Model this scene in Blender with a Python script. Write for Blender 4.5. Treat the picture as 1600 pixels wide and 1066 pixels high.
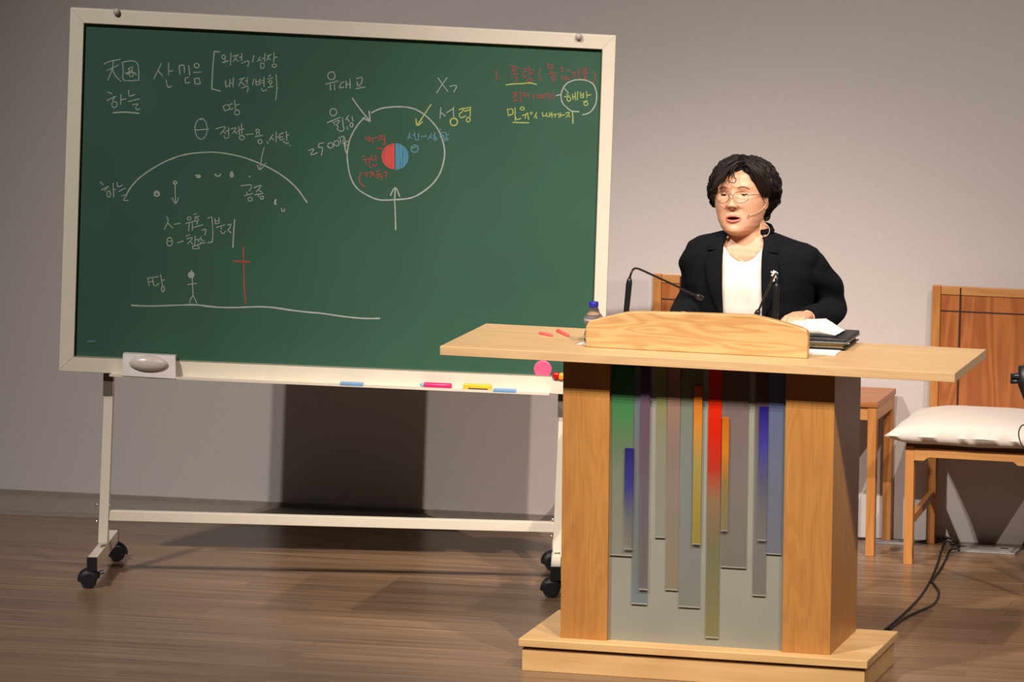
import bpy, bmesh, math, random
from math import sin, cos, tan, pi, exp, sqrt, atan2, radians
from mathutils import Vector, Matrix, noise
C = bpy.context.scene
for o in list(bpy.data.objects): bpy.data.objects.remove(o)
random.seed(4)
COL = C.collection
# ------------------------------------------------------------------ camera
CAM = Vector((3.655810, -15.348020, 3.393116)); YAW, PITCH, ROLL, FPX = -0.2697734, 0.1452382, 0.0088678, 8000.0
FW = Vector((sin(YAW)*cos(PITCH), cos(YAW)*cos(PITCH), -sin(PITCH)))
_r = Vector((cos(YAW), -sin(YAW), 0)); _u = _r.cross(FW)
RT = _r*cos(ROLL)+_u*sin(ROLL); UP = _u*cos(ROLL)-_r*sin(ROLL)
cd = bpy.data.cameras.new('camera'); cam = bpy.data.objects.new('camera', cd); COL.objects.link(cam)
cd.sensor_width = 36; cd.lens = FPX/1600*36; cd.clip_end = 100
cam.matrix_world = Matrix(((RT.x, UP.x, -FW.x, CAM.x), (RT.y, UP.y, -FW.y, CAM.y), (RT.z, UP.z, -FW.z, CAM.z), (0, 0, 0, 1)))
C.camera = cam
# ------------------------------------------------------------------ world, lights, exposure
C.view_settings.view_transform = 'Standard'; C.view_settings.look = 'None'
C.view_settings.gamma = 1; C.view_settings.use_curve_mapping = False; C.view_settings.exposure = 0.0
W = bpy.data.worlds.new('world'); C.world = W; W.use_nodes = True
W.node_tree.nodes['Background'].inputs[0].default_value = (0.62, 0.60, 0.72, 1)
W.node_tree.nodes['Background'].inputs[1].default_value = 0.026
def spot(name, loc, aim, power, color, size, blend, radius=0.05):
    l = bpy.data.lights.new(name, 'SPOT'); l.energy = power; l.color = color
    l.spot_size = radians(size); l.spot_blend = blend; l.shadow_soft_size = radius
    o = bpy.data.objects.new(name, l); COL.objects.link(o); o.location = loc
    o.rotation_euler = (Vector(aim)-Vector(loc)).to_track_quat('-Z', 'Y').to_euler()
    return o
spot('stage_spot_left', (-3.68, -6.5, 8.7), (-.8, 1.2, -.1), 1820, (1, .92, .87), 39, 1.0, .05)
spot('stage_spot_left', (-3.92, -6.5, 8.7), (-.8, 1.2, -.1), 1820, (1, .92, .87), 39, 1.0, .05)
spot('stage_spot_right', (3.2, -6.0, 8.6), (-.6, 1.6, .1), 2900, (1, .85, .75), 19, 1.0, .05)
spot('stage_spot_far_right', (5.9, -6.0, 9.2), (-.6, 1.6, .1), 4000, (1, .85, .75), 18, 1.0, .05)
spot('front_spot', (.75, -8.4, 10.3), (.95, 1.1, .45), 3250, (1, .87, .75), 25, 1.0, .06)
# ------------------------------------------------------------------ pixel helpers (1600 x 1066 frame)
def ray(px, py): return FW + RT*((px-800)/FPX) - UP*((py-533)/FPX)
def onz(px, py, z=0.0):
    d = ray(px, py); return CAM + d*((z-CAM.z)/d.z)
def ony(px, py, y):
    d = ray(px, py); return CAM + d*((y-CAM.y)/d.y)
def onv(px, py, P, yaw, off=0.0):
    d = ray(px, py); n = Vector((-sin(yaw), cos(yaw), 0)); Q = Vector((P[0], P[1], 0)) + n*off
    return CAM + d*((Q-CAM).dot(n)/d.dot(n))
# ------------------------------------------------------------------ materials
MATS = {}
def nodes(name):
    m = bpy.data.materials.new(name); m.use_nodes = True; n = m.node_tree.nodes; return m, n, m.node_tree.links, n['Principled BSDF']
def mat(name, col, rough=.5, metal=0, var=.06, scale=30, bump=0, alpha=1, trans=0, coat=0, sheen=0, sss=0):
    if name in MATS: return MATS[name]
    m, n, L, b = nodes(name)
    tc = n.new('ShaderNodeTexCoord'); nz = n.new('ShaderNodeTexNoise'); nz.inputs['Scale'].default_value = scale; nz.inputs['Detail'].default_value = 4
    L.new(tc.outputs['Object'], nz.inputs['Vector'])
    mr = n.new('ShaderNodeMapRange'); mr.inputs[1].default_value = .3; mr.inputs[2].default_value = .7
    mr.inputs[3].default_value = 1-var; mr.inputs[4].default_value = 1+var; L.new(nz.outputs[0], mr.inputs[0])
    mx = n.new('ShaderNodeVectorMath'); mx.operation = 'SCALE'; mx.inputs[0].default_value = col[:3]; L.new(mr.outputs[0], mx.inputs['Scale'])
    L.new(mx.outputs[0], b.inputs['Base Color'])
    b.inputs['Roughness'].default_value = rough; b.inputs['Metallic'].default_value = metal; b.inputs['Alpha'].default_value = alpha
    b.inputs['Transmission Weight'].default_value = trans; b.inputs['Coat Weight'].default_value = coat; b.inputs['Sheen Weight'].default_value = sheen
    if sss: b.inputs['Subsurface Weight'].default_value = sss; b.inputs['Subsurface Radius'].default_value = (.012, .004, .002); b.inputs['Subsurface Scale'].default_value = 1
    if bump:
        bp = n.new('ShaderNodeBump'); bp.inputs['Strength'].default_value = bump; bp.inputs['Distance'].default_value = .002
        L.new(nz.outputs[0], bp.inputs['Height']); L.new(bp.outputs[0], b.inputs['Normal'])
    MATS[name] = m; return m
def wood(name, c1, c2, axis='X', k=1.0, rough=.42, planks=0, contrast=.5):
    """grain runs along the axis; c1 pale, c2 dark line colour"""
    if name in MATS: return MATS[name]
    m, n, L, b = nodes(name)
    tc = n.new('ShaderNodeTexCoord')
    def stretched(long_, across, det, dist=0, off=0):
        mp = n.new('ShaderNodeMapping'); s = [across*k]*3; s['XYZ'.index(axis)] = long_*k; mp.inputs['Scale'].default_value = s
        mp.inputs['Location'].default_value = (off, off*1.3, off*.7)
        L.new(tc.outputs['Object'], mp.inputs['Vector']); t = n.new('ShaderNodeTexNoise'); t.inputs['Scale'].default_value = 1
        t.inputs['Detail'].default_value = det; t.inputs['Distortion'].default_value = dist; L.new(mp.outputs[0], t.inputs['Vector']); return t
    big = stretched(1.1, 9, 1.5, .4, 3.1)          # contour field -> cathedral figure
    mul = n.new('ShaderNodeMath'); mul.operation = 'MULTIPLY'; mul.inputs[1].default_value = 50; L.new(big.outputs[0], mul.inputs[0])
    sn = n.new('ShaderNodeMath'); sn.operation = 'SINE'; L.new(mul.outputs[0], sn.inputs[0])
    fine = stretched(4, 220, 3)
    broad = stretched(.7, 5, 2, 0, 8)
    a1 = n.new('ShaderNodeMath'); a1.operation = 'MULTIPLY_ADD'; a1.inputs[1].default_value = .16*contrast*2; a1.inputs[2].default_value = .1; L.new(sn.outputs[0], a1.inputs[0])
    a2 = n.new('ShaderNodeMath'); a2.operation = 'MULTIPLY_ADD'; a2.inputs[1].default_value = .6; L.new(fine.outputs[0], a2.inputs[0]); L.new(a1.outputs[0], a2.inputs[2])
    a3 = n.new('ShaderNodeMath'); a3.operation = 'MULTIPLY_ADD'; a3.inputs[1].default_value = .5; L.new(broad.outputs[0], a3.inputs[0]); L.new(a2.outputs[0], a3.inputs[2])
    r = n.new('ShaderNodeValToRGB'); r.color_ramp.elements[0].position = .35; r.color_ramp.elements[1].position = 1.0
    r.color_ramp.elements[0].color = (*c1, 1); r.color_ramp.elements[1].color = (*c2, 1); L.new(a3.outputs[0], r.inputs[0])
    L.new(r.outputs[0], b.inputs['Base Color']); b.inputs['Roughness'].default_value = rough
    bp = n.new('ShaderNodeBump'); bp.inputs['Strength'].default_value = .12; bp.inputs['Distance'].default_value = .001
    L.new(fine.outputs[0], bp.inputs['Height']); L.new(bp.outputs[0], b.inputs['Normal'])
    MATS[name] = m; return m
# ------------------------------------------------------------------ object helpers
def tag(o, label=None, cat=None, group=None, kind=None):
    if label: o['label'] = label
    if cat: o['category'] = cat
    if group: o['group'] = group
    if kind: o['kind'] = kind
    return o
def thing(name, label, cat, loc=(0, 0, 0), rz=0, group=None):
    o = bpy.data.objects.new(name, None); COL.objects.link(o); o.location = loc; o.rotation_euler = (0, 0, rz); o.empty_display_size = .05
    return tag(o, label, cat, group)
def obj(name, bm, m, parent=None, smooth=False, label=None, kind=None, bevel=0):
    me = bpy.data.meshes.new(name); bmesh.ops.recalc_face_normals(bm, faces=bm.faces); bm.to_mesh(me); bm.free()
    for x in (m if isinstance(m, (list, tuple)) else [m]): me.materials.append(x)
    if smooth:
        for p in me.polygons: p.use_smooth = True
    o = bpy.data.objects.new(name, me); COL.objects.link(o)
    if parent: o.parent = parent
    if label: o['label'] = label
    if kind: o['kind'] = kind
    if bevel:
        b = o.modifiers.new('bevel', 'BEVEL'); b.width = bevel; b.segments = 3; b.limit_method = 'ANGLE'; b.angle_limit = radians(40)
        for p in me.polygons: p.use_smooth = True
        w = o.modifiers.new('wn', 'WEIGHTED_NORMAL')
    return o
def NB(): return bmesh.new()
def box(bm, x0, x1, y0, y1, z0, z1, f=None):
    vs = [Vector((x, y, z)) for z in (z0, z1) for x, y in ((x0, y0), (x1, y0), (x1, y1), (x0, y1))]
    if f: vs = [f(v) for v in vs]
    v = [bm.verts.new(p) for p in vs]
    for q in ((3, 2, 1, 0), (4, 5, 6, 7), (0, 1, 5, 4), (1, 2, 6, 5), (2, 3, 7, 6), (3, 0, 4, 7)): bm.faces.new([v[i] for i in q])
    return bm
def hexa(bm, front, back):
    """prism between two matching rings of points"""
    a = [bm.verts.new(p) for p in front]; b = [bm.verts.new(p) for p in back]; n = len(a)
    bm.faces.new(a); bm.faces.new(b[::-1])
    for i in range(n): bm.faces.new((a[i], b[i], b[(i+1) % n], a[(i+1) % n]))
    return bm
def smoothpath(P, k=6):
    P = [Vector(p) for p in P]
    if len(P) < 3: return P
    out = []
    for i in range(len(P)-1):
        p0 = P[max(i-1, 0)]; p1 = P[i]; p2 = P[i+1]; p3 = P[min(i+2, len(P)-1)]
        for j in range(k):
            t = j/k; out.append(.5*((2*p1)+(p2-p0)*t+(2*p0-5*p1+4*p2-p3)*t*t+(3*p1-p0-3*p2+p3)*t*t*t))
    out.append(P[-1]); return out
def tube(bm, P, R, seg=10, closed=False, sx=1.0):
    P = [Vector(p) for p in P]; n = len(P)
    if not isinstance(R, (list, tuple)): R = [R]*n
    elif len(R) != n:
        R = [R[min(int(i/(n-1)*(len(R)-1)), len(R)-2)]*(1-((i/(n-1)*(len(R)-1))-min(int(i/(n-1)*(len(R)-1)), len(R)-2)))+R[min(int(i/(n-1)*(len(R)-1)), len(R)-2)+1]*((i/(n-1)*(len(R)-1))-min(int(i/(n-1)*(len(R)-1)), len(R)-2)) for i in range(n)]
    nrm = None; rings = []
    for i in range(n):
        a = P[(i-1) % n if closed else max(i-1, 0)]; b = P[(i+1) % n if closed else min(i+1, n-1)]; t = (b-a)
        t = t.normalized() if t.length > 1e-9 else Vector((0, 0, 1))
        if nrm is None: nrm = t.orthogonal().normalized()
        nrm = (nrm - t*nrm.dot(t)); nrm = nrm.normalized() if nrm.length > 1e-6 else t.orthogonal().normalized()
        bn = t.cross(nrm)
        rings.append([bm.verts.new(P[i]+(nrm*cos(2*pi*k/seg)+bn*sin(2*pi*k/seg)*sx)*R[i]) for k in range(seg)])
    for i in range(n if closed else n-1):
        r0, r1 = rings[i], rings[(i+1) % n]
        for k in range(seg): bm.faces.new((r0[k], r0[(k+1) % seg], r1[(k+1) % seg], r1[k]))
    if not closed: bm.faces.new(rings[0][::-1]); bm.faces.new(rings[-1])
    return bm
def lathe(bm, prof, M=None, seg=32):
    """profile of (r, h) about local z, placed by matrix M"""
    M = M or Matrix.Identity(4); rings = []
    for r, h in prof:
        if r < 1e-6: rings.append([bm.verts.new(M @ Vector((0, 0, h)))])
        else: rings.append([bm.verts.new(M @ Vector((r*cos(2*pi*k/seg), r*sin(2*pi*k/seg), h))) for k in range(seg)])
    for a, b in zip(rings, rings[1:]):
        for k in range(seg):
            l = (k+1) % seg
            if len(a) == 1 and len(b) == 1: continue
            if len(a) == 1: bm.faces.new((a[0], b[l], b[k]))
            elif len(b) == 1: bm.faces.new((a[k], a[l], b[0]))
            else: bm.faces.new((a[k], a[l], b[l], b[k]))
    if len(rings[0]) > 1: bm.faces.new(rings[0][::-1])
    if len(rings[-1]) > 1: bm.faces.new(rings[-1])
    return bm
def axis_matrix(loc, direction):
    q = Vector(direction).to_track_quat('Z', 'Y'); return Matrix.Translation(Vector(loc)) @ q.to_matrix().to_4x4()
def grid(bm, rows, closed=True, caps=True):
    R = [[bm.verts.new(p) for p in r] for r in rows]; n = len(R[0])
    for a, b in zip(R, R[1:]):
        for k in range(n if closed else n-1): bm.faces.new((a[k], a[(k+1) % n], b[(k+1) % n], b[k]))
    if caps and closed: bm.faces.new(R[0][::-1]); bm.faces.new(R[-1])
    return R
def bake(o):
    """apply the object's modifiers"""
    dg = bpy.context.evaluated_depsgraph_get(); me = bpy.data.meshes.new_from_object(o.evaluated_get(dg)); old = o.data
    o.modifiers.clear(); o.data = me; me.name = old.name; bpy.data.meshes.remove(old)
    for p in me.polygons: p.use_smooth = True
def copy_tree(o, parent=None):
    kids = [c for c in bpy.data.objects if c.parent == o]
    c = o.copy(); COL.objects.link(c); c.parent = parent
    for k in kids: copy_tree(k, c)
    return c
def lerp_table(T, z):
    if z <= T[0][0]: return T[0][1:]
    for a, b in zip(T, T[1:]):
        if z <= b[0]:
            t = (z-a[0])/(b[0]-a[0]); t = t*t*(3-2*t)*.5+t*.5
            return tuple(x+(y-x)*t for x, y in zip(a[1:], b[1:]))
    return T[-1][1:]
# ------------------------------------------------------------------ colours
M_wall = mat('wall_paint', (.61, .56, .535), .8, var=.02, scale=60, bump=.25)
M_base = mat('baseboard_paint', (.30, .26, .22), .45, var=.08)
M_cream = mat('cream_enamel', (.72, .66, .54), .32, var=.015)
M_black = mat('black_plastic', (.012, .012, .014), .42)
M_blackm = mat('black_matte_metal', (.016, .016, .017), .35, .3)
M_chrome = mat('chrome', (.7, .7, .7), .25, 1)
M_oak = wood('oak_board', (.74, .47, .20), (.50, .27, .085), 'X')
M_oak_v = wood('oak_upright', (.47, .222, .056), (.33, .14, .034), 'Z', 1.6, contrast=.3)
M_oak_top = wood('oak_table_top', (.66, .45, .235), (.49, .31, .145), 'X', contrast=.25)
M_oak_base = wood('maple_plinth', (.74, .49, .22), (.56, .33, .12), 'X', .6, contrast=.35)
M_chair = wood('cherry_frame', (.58, .26, .075), (.38, .14, .03), 'Z', 1.0, contrast=.3)
M_chair_panel = wood('cherry_veneer', (.46, .16, .045), (.30, .085, .02), 'Z', 1.0, contrast=.7)
M_chair_x = wood('cherry_rail', (.60, .30, .10), (.42, .18, .05), 'X', 1.0, contrast=.3)
M_groove = mat('dark_inlay', (.035, .012, .006), .6)
# ------------------------------------------------------------------ room
def floor_mat():
    m, n, L, b = nodes('walnut_floor')
    tc = n.new('ShaderNodeTexCoord'); mp = n.new('ShaderNodeMapping'); mp.inputs['Rotation'].default_value = (0, 0, -.05); L.new(tc.outputs['Object'], mp.inputs['Vector'])
    br = n.new('ShaderNodeTexBrick'); br.offset = .37; br.inputs['Scale'].default_value = 1
    br.inputs['Brick Width'].default_value = 1.3; br.inputs['Row Height'].default_value = .085; br.inputs['Mortar Size'].default_value = .0012; br.inputs['Mortar Smooth'].default_value = .2
    br.inputs['Color1'].default_value = (.235, .145, .083, 1); br.inputs['Color2'].default_value = (.182, .110, .060, 1); br.inputs['Mortar'].default_value = (.09, .052, .034, 1)
    L.new(mp.outputs[0], br.inputs['Vector'])
    m2 = n.new('ShaderNodeMapping'); m2.inputs['Scale'].default_value = (1.4, 85, 1); L.new(mp.outputs[0], m2.inputs['Vector'])
    nz = n.new('ShaderNodeTexNoise'); nz.inputs['Scale'].default_value = 1; nz.inputs['Detail'].default_value = 5; L.new(m2.outputs[0], nz.inputs['Vector'])
    mr = n.new('ShaderNodeMapRange'); mr.inputs[1].default_value = .3; mr.inputs[2].default_value = .72; mr.inputs[3].default_value = .5; mr.inputs[4].default_value = 1.6; L.new(nz.outputs[0], mr.inputs[0])
    sc = n.new('ShaderNodeVectorMath'); sc.operation = 'SCALE'; L.new(br.outputs[0], sc.inputs[0]); L.new(mr.outputs[0], sc.inputs['Scale']); L.new(sc.outputs[0], b.inputs['Base Color'])
    b.inputs['Roughness'].default_value = .30; b.inputs['Specular IOR Level'].default_value = .45
    bp = n.new('ShaderNodeBump'); bp.inputs['Strength'].default_value = .1; bp.inputs['Distance'].default_value = .001; L.new(nz.outputs[0], bp.inputs['Height']); L.new(bp.outputs[0], b.inputs['Normal'])
    return m
obj('floor', box(NB(), -7, 6, -9, 4, -.1, 0), floor_mat(), kind='structure')
# back wall, one plane; low dark baseboard and a thin raised border strip at its left foot
A0 = onz(0, 775); B1 = onz(1600, 851.6); dL = (B1-A0).normalized(); AL = A0-dL*3.5; BR = B1+dL*3.5; nL = Vector((dL.y, -dL.x, 0)); nB = -nL
bm = NB(); hexa(bm, [AL, BR, BR+nB*.3, AL+nB*.3], [p+Vector((0, 0, 5.2)) for p in (AL, BR, BR+nB*.3, AL+nB*.3)]); obj('wall_back', bm, M_wall, kind='structure')
E1 = onz(1120, 775+.04787*1120)
def along(h0, h1, t0, t1, P, Q): return hexa(NB(), [P+nL*t0+Vector((0, 0, h0)), Q+nL*t0+Vector((0, 0, h0)), Q+nL*t1+Vector((0, 0, h0)), P+nL*t1+Vector((0, 0, h0))], [P+nL*t0+Vector((0, 0, h1)), Q+nL*t0+Vector((0, 0, h1)), Q+nL*t1+Vector((0, 0, h1)), P+nL*t1+Vector((0, 0, h1))])
obj('baseboard_back', along(0, .027, 0, .012, AL, E1), M_base, kind='structure')
S0 = onz(0, 797, .012); S1 = onz(1300, 841.5, .012); sd_ = (S1-S0).normalized(); S0 = S0-sd_*3.5
for nm, h, off in (('trim_1', .012, .0), ('trim_2', .005, .035)):
    q = [AL+nL*.012, E1+nL*.012, Vector((S1.x, S1.y, 0)), Vector((S0.x, S0.y, 0))]
    q[2] = q[2]+nL*off; q[3] = q[3]+nL*off; q = [Vector((p.x, p.y, 0)) for p in q]
    obj(nm, hexa(NB(), q, [p+Vector((0, 0, h)) for p in q]), M_base, kind='structure')
# ------------------------------------------------------------------ lectern
LX0, LX1, RX0, RX1, YP, DP, HB, ZT, TT, WT, DT = -.4446, -.2923, .2752, .4302, .0893, .4052, .1047, 1.0336, .0288, 1.6484, .5358
XB, YB, WB, DB = -.0037, .0342, 1.1292, .491
lec = thing('lectern', 'large pale oak lectern with coloured glass strips between two wide uprights', 'lectern')
x0, x1 = XB-WB/2, XB+WB/2
base = obj('plinth', box(NB(), x0+.01, x1-.01, YB+.01, YB+DB-.01, 0, .072), M_oak_base, lec, bevel=.002)
obj('shadow_gap', box(NB(), x0+.014, x1-.014, YB+.014, YB+DB-.014, .072, .079), M_groove, base, label='dark recessed strip below the plinth cap')
obj('plinth_cap', box(NB(), x0, x1, YB, YB+DB, .079, HB), M_oak_base, base, bevel=.003)
for a, b in ((LX0, LX1), (RX0, RX1)): obj('upright', box(NB(), a, b, YP, YP+DP, HB, ZT-TT), M_oak_v, lec, bevel=.0015)
bm = NB(); f = lambda v: Vector((v.x, v.y, v.z-.0035*v.x))
box(bm, -WT/2, WT/2, 0, DT, ZT-TT, ZT, f)
obj('table_top', bm, M_oak_top, lec, bevel=.0015)
# glass
GY = YP+.018
def glass_mat(name, stops, alpha_top=1, alpha_bot=.25, z0=0, z1=1):
    """dye gradient of a glass strip along its length, painted bottom edge glint included (stops: pos from the bottom, rgb)"""
    m, n, L, b = nodes(name); tc = n.new('ShaderNodeTexCoord'); sp = n.new('ShaderNodeSeparateXYZ'); L.new(tc.outputs['Object'], sp.inputs[0])
    mr = n.new('ShaderNodeMapRange'); mr.inputs[1].default_value = z0; mr.inputs[2].default_value = z1; L.new(sp.outputs['Z'], mr.inputs[0])
    r = n.new('ShaderNodeValToRGB'); e = r.color_ramp.elements
    while len(e) < len(stops): e.new(.5)
    for k, (p, c, a) in enumerate(stops): e[k].position = p; e[k].color = (*c, a)
    L.new(mr.outputs[0], r.inputs[0]); dk = n.new('ShaderNodeVectorMath'); dk.operation = 'SCALE'; dk.inputs['Scale'].default_value = .8; L.new(r.outputs[0], dk.inputs[0]); L.new(dk.outputs[0], b.inputs['Base Color']); L.new(r.outputs[1], b.inputs['Alpha'])
    b.inputs['Roughness'].default_value = .28; b.inputs['Specular IOR Level'].default_value = .4
    return m
PZ = lambda px, py: ony(px, py, GY-.006)
PC = (.27, .275, .215)
gp = obj('glass_panel', box(NB(), LX1, RX0, GY, GY+.01, HB, ZT-TT), mat('frosted_glass', (.255, .262, .215), .3, var=.05, scale=6, coat=.2), lec, label='frosted grey-green glass backing panel')
strips = [  # px left/right at the strip's top, y top, px left at bottom, y bottom, stops (from bottom to top), layer
 (956, 991, 560, 869, [(0, PC, .25), (.45, (.24, .30, .19), .5), (.72, (.07, .23, .08), .95), (1, (.01, .13, .04), 1)], 0),
 (990, 1015, 560, 945, [(0, (.24, .33, .36), .6), (.12, (.22, .25, .28), .5), (.6, (.22, .22, .26), .6), (1, (.18, .24, .30), .8)], 0),
 (1026, 1042, 560, 841, [(0, PC, .2), (.5, (.36, .34, .22), .4), (.8, (.34, .35, .12), .8), (1, (.3, .34, .1), .9)], 0),
 (1043, 1063, 560, 923, [(0, (.36, .30, .18), .6), (.5, (.34, .25, .20), .5), (1, (.42, .24, .17), .9)], 0),
 (1064, 1098, 560, 950, [(0, (.27, .28, .26), .4), (.6, (.26, .31, .30), .5), (1, (.27, .29, .15), .7)], 0),
 (1107, 1128, 560, 998, [(0, (.34, .30, .10), .7), (.3, (.24, .23, .12), .8), (.5, (.28, .18, .10), .9), (.62, (.45, .04, .02), 1), (.75, (.62, .02, .005), 1), (1, (.75, .03, .005), 1)], 0),
 (1130, 1170, 560, 888, [(0, (.25, .21, .19), .6), (.5, (.26, .21, .20), .6), (1, (.26, .15, .15), .8)], 0),
 (1180, 1201, 560, 932, [(0, (.24, .22, .19), .6), (.6, (.24, .22, .24), .6), (.9, (.2, .1, .1), .8), (1, (.12, .05, .08), .9)], 0),
 (1201, 1225, 560, 867, [(0, (.22, .22, .30), .7), (.5, (.19, .22, .32), .8), (1, (.10, .14, .32), 1)], 0),
 (977, 991, 700, 858, [(0, PC, .15), (.35, (.18, .18, .24), .6), (.6, (.05, .05, .22), 1), (1, (.02, .02, .14), 1)], 1),
 (1002, 1016, 560, 922, [(0, (.22, .19, .20), .5), (.5, (.2, .15, .17), .6), (.8, (.15, .09, .14), .9), (1, (.04, .03, .12), 1)], 1),
 (1085, 1098, 603, 851, [(0, (.42, .33, .06), .9), (.5, (.38, .30, .08), .9), (.75, (.62, .25, .03), 1), (1, (.6, .10, .01), 1)], 1),
 (1129, 1140, 652, 830, [(0, (.36, .31, .14), .5), (.4, (.38, .26, .08), .8), (.7, (.6, .2, .02), 1), (1, (.5, .14, .01), 1)], 1),
 (1187, 1201, 635, 845, [(0, PC, .2), (.4, (.16, .16, .26), .6), (.7, (.06, .05, .30), 1), (1, (.015, .01, .16), 1)], 1)]
for k, (xa, xb, ya, yb, st, lay) in enumerate(strips):
    top = PZ((xa+xb)/2, ya); bot = PZ((xa+xb)/2-2, yb); xl = PZ(xa, 620 if ya < 620 else ya).x; xr = PZ(xb, 620 if ya < 620 else ya).x
    zt = min(top.z, ZT-TT-.001); y1 = GY-.0005-lay*.0055
    st = [(0, (.38, .38, .33), 1), (.006, (.38, .38, .33), 1), (.0075, st[0][1], st[0][2]*.55)]+[(p_, c_, a_*.6 if a_ < .85 else a_*.97) for p_, c_, a_ in st[1:]]  # pale first stops paint the light refracted along each strip's bottom edge
    obj('glass_strip', box(NB(), xl, xr, y1-.005, y1, bot.z, zt), glass_mat('dyed_glass_%d' % k, st, z0=bot.z, z1=zt), gp, bevel=.0008)
# small bolt heads on the glass
# reading stand at the front edge
Y0f = .135
prof = [(915, 543.5), (915, 512), (919, 503), (935, 498), (958, 493), (975, 489), (992, 487.5), (1090, 490), (1175, 493), (1198, 498), (1225, 505), (1250, 512), (1260, 517), (1262, 525), (1261, 559.5)]
pts = [ony(x, y, Y0f) for x, y in prof]
for p in (pts[0], pts[-1]): p.z = ZT-.0035*p.x
fr = [Vector((p.x, Y0f, p.z)) for p in pts]
obj('reading_stand_front', hexa(NB(), fr, [p+Vector((0, .034, 0)) for p in fr]), wood('oak_front_board', (.65, .42, .185), (.44, .235, .078), 'X', 1.9, contrast=.55), lec, bevel=.004)
bm = NB(); hexa(bm, [Vector((-.26, .17, 1.118)), Vector((.12, .17, 1.118)), Vector((.12, .50, 1.042)), Vector((-.26, .50, 1.042))], [Vector((-.26, .17, 1.100)), Vector((.12, .17, 1.100)), Vector((.12, .48, 1.0350)), Vector((-.26, .48, 1.0350))])
obj('reading_board', bm, M_oak_top, lec)
# ------------------------------------------------------------------ things on the lectern
def gooseneck(label, base, top, neck, end):
    t = thing('gooseneck_microphone', label, 'microphone', base, 0, 'gooseneck microphones on the lectern')
    B = Vector(base); L_ = lambda p: Vector(p)-B
    d = (L_(top)); h = d.length
    prof = [(.0, 0), (.011, 0), (.011, .004), (.0075, .006), (.0085, .03), (.0092, h*.55), (.0098, h*.9), (.0085, h*.95), (.004, h), (0, h)]
    obj('microphone_body', lathe(NB(), prof, axis_matrix((0, 0, 0), d), 20), M_blackm, t, True)
    P = smoothpath([L_(top)-d*.02]+[L_(p) for p in neck]+[L_(end)], 8)
    obj('gooseneck', tube(NB(), P, .0034, 10), M_blackm, t, True)
    e = P[-1]; dd = (P[-1]-P[-4]).normalized()
    obj('microphone_head', lathe(NB(), [(0, -.006), (.006, -.006), (.0085, .0), (.0095, .012), (.008, .022), (0, .026)], axis_matrix(e, dd), 20), M_black, t, True)
    return t
b1 = ony(977, 494, .215); b1.z = 1.04
gooseneck('black gooseneck microphone left, arching over the stand towards the speaker', (b1.x-.006, .215, ZT+.002), ony(984, 433, .215), [ony(987, 425, .218), ony(991, 420, .235), ony(997, 420, .26), ony(1010, 425.5, .29), ony(1050, 444, .36)], ony(1090, 463, .44))
gooseneck('black gooseneck microphone right, head bent down in front of the white blouse', (ony(1211, 500, .2).x-.002, .2, ZT+.001), ony(1213.5, 441, .2), [ony(1214.5, 434, .205), ony(1214, 429, .225), ony(1211.5, 428, .25), ony(1207, 437, .29), ony(1195, 463, .34)], ony(1184.5, 487, .38))
# bottle
bp_ = Vector((ony(927, 540, .235).x, .235, ZT+.0025))
bot = thing('water_bottle', 'clear plastic water bottle with a blue cap at the stand\'s left end', 'bottle', bp_)
Hc = ony(926, 471, .235).z-ZT-.0035
pr = [(0, 0), (.022, 0), (.029, .004), (.031, .014), (.0305, .03), (.028, .04), (.024, .05), (.0235, .058), (.026, .066), (.029, .074), (.0315, .083), (.0315, .090), (.028, .100), (.021, .108), (.0135, .114), (.0125, Hc-.018), (.0125, Hc-.004)]
sc = (Hc-.018)/.13 if Hc < .15 else 1
pr = [(r, h*((Hc-.02)/.128) if h < Hc-.018 and h <= .126 else h) for r, h in pr]
gm = bpy.data.materials.new('clear_plastic'); gm.use_nodes = True; _b = gm.node_tree.nodes['Principled BSDF']
_b.inputs['Transmission Weight'].default_value = 1; _b.inputs['Roughness'].default_value = .03; _b.inputs['IOR'].default_value = 1.33; _b.inputs['Base Color'].default_value = (.93, .94, .97, 1)
_n = gm.node_tree.nodes.new('ShaderNodeTexNoise'); _n.inputs['Scale'].default_value = 60; _bb = gm.node_tree.nodes.new('ShaderNodeBump'); _bb.inputs['Strength'].default_value = .25; _bb.inputs['Distance'].default_value = .003
gm.node_tree.links.new(_n.outputs[0], _bb.inputs['Height']); gm.node_tree.links.new(_bb.outputs[0], _b.inputs['Normal'])
obj('bottle_body', lathe(NB(), pr, seg=40), gm, bot, True)
obj('bottle_cap', lathe(NB(), [(0, Hc-.016), (.0145, Hc-.016), (.0152, Hc-.014), (.0152, Hc-.002), (.0138, Hc), (0, Hc)]), mat('blue_cap', (.02, .02, .30), .35), bot, True, label='dark blue screw cap')
# label band with faded print
lb = obj('bottle_label', tube(NB(), [Vector((0, 0, .076*((Hc-.02)/.128))), Vector((0, 0, .089*((Hc-.02)/.128)))], [.0302, .0320], 40), mat('bottle_label_film', (.45, .40, .40), .4, var=.7, scale=90, alpha=.75), bot, True)
# folded tissue under the bottle
bm = NB(); P = [onz(900, 541.5, ZT), onz(908, 535, ZT), onz(932, 536, ZT), onz(930, 543, ZT)]
P[2].y = max(P[2].y, .18); 
q = [Vector((-.428, .185, ZT+.0006)), Vector((-.335, .185, ZT+.0006)), Vector((-.335, .262, ZT+.0006)), Vector((-.418, .262, ZT+.0006))]
hexa(bm, q, [p+Vector((0, 0, .0018)) for p in q]); tag(obj('tissue', bm, mat('white_paper', (.78, .75, .71), .8)), 'folded white tissue lying under the water bottle', 'tissue')
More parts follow.
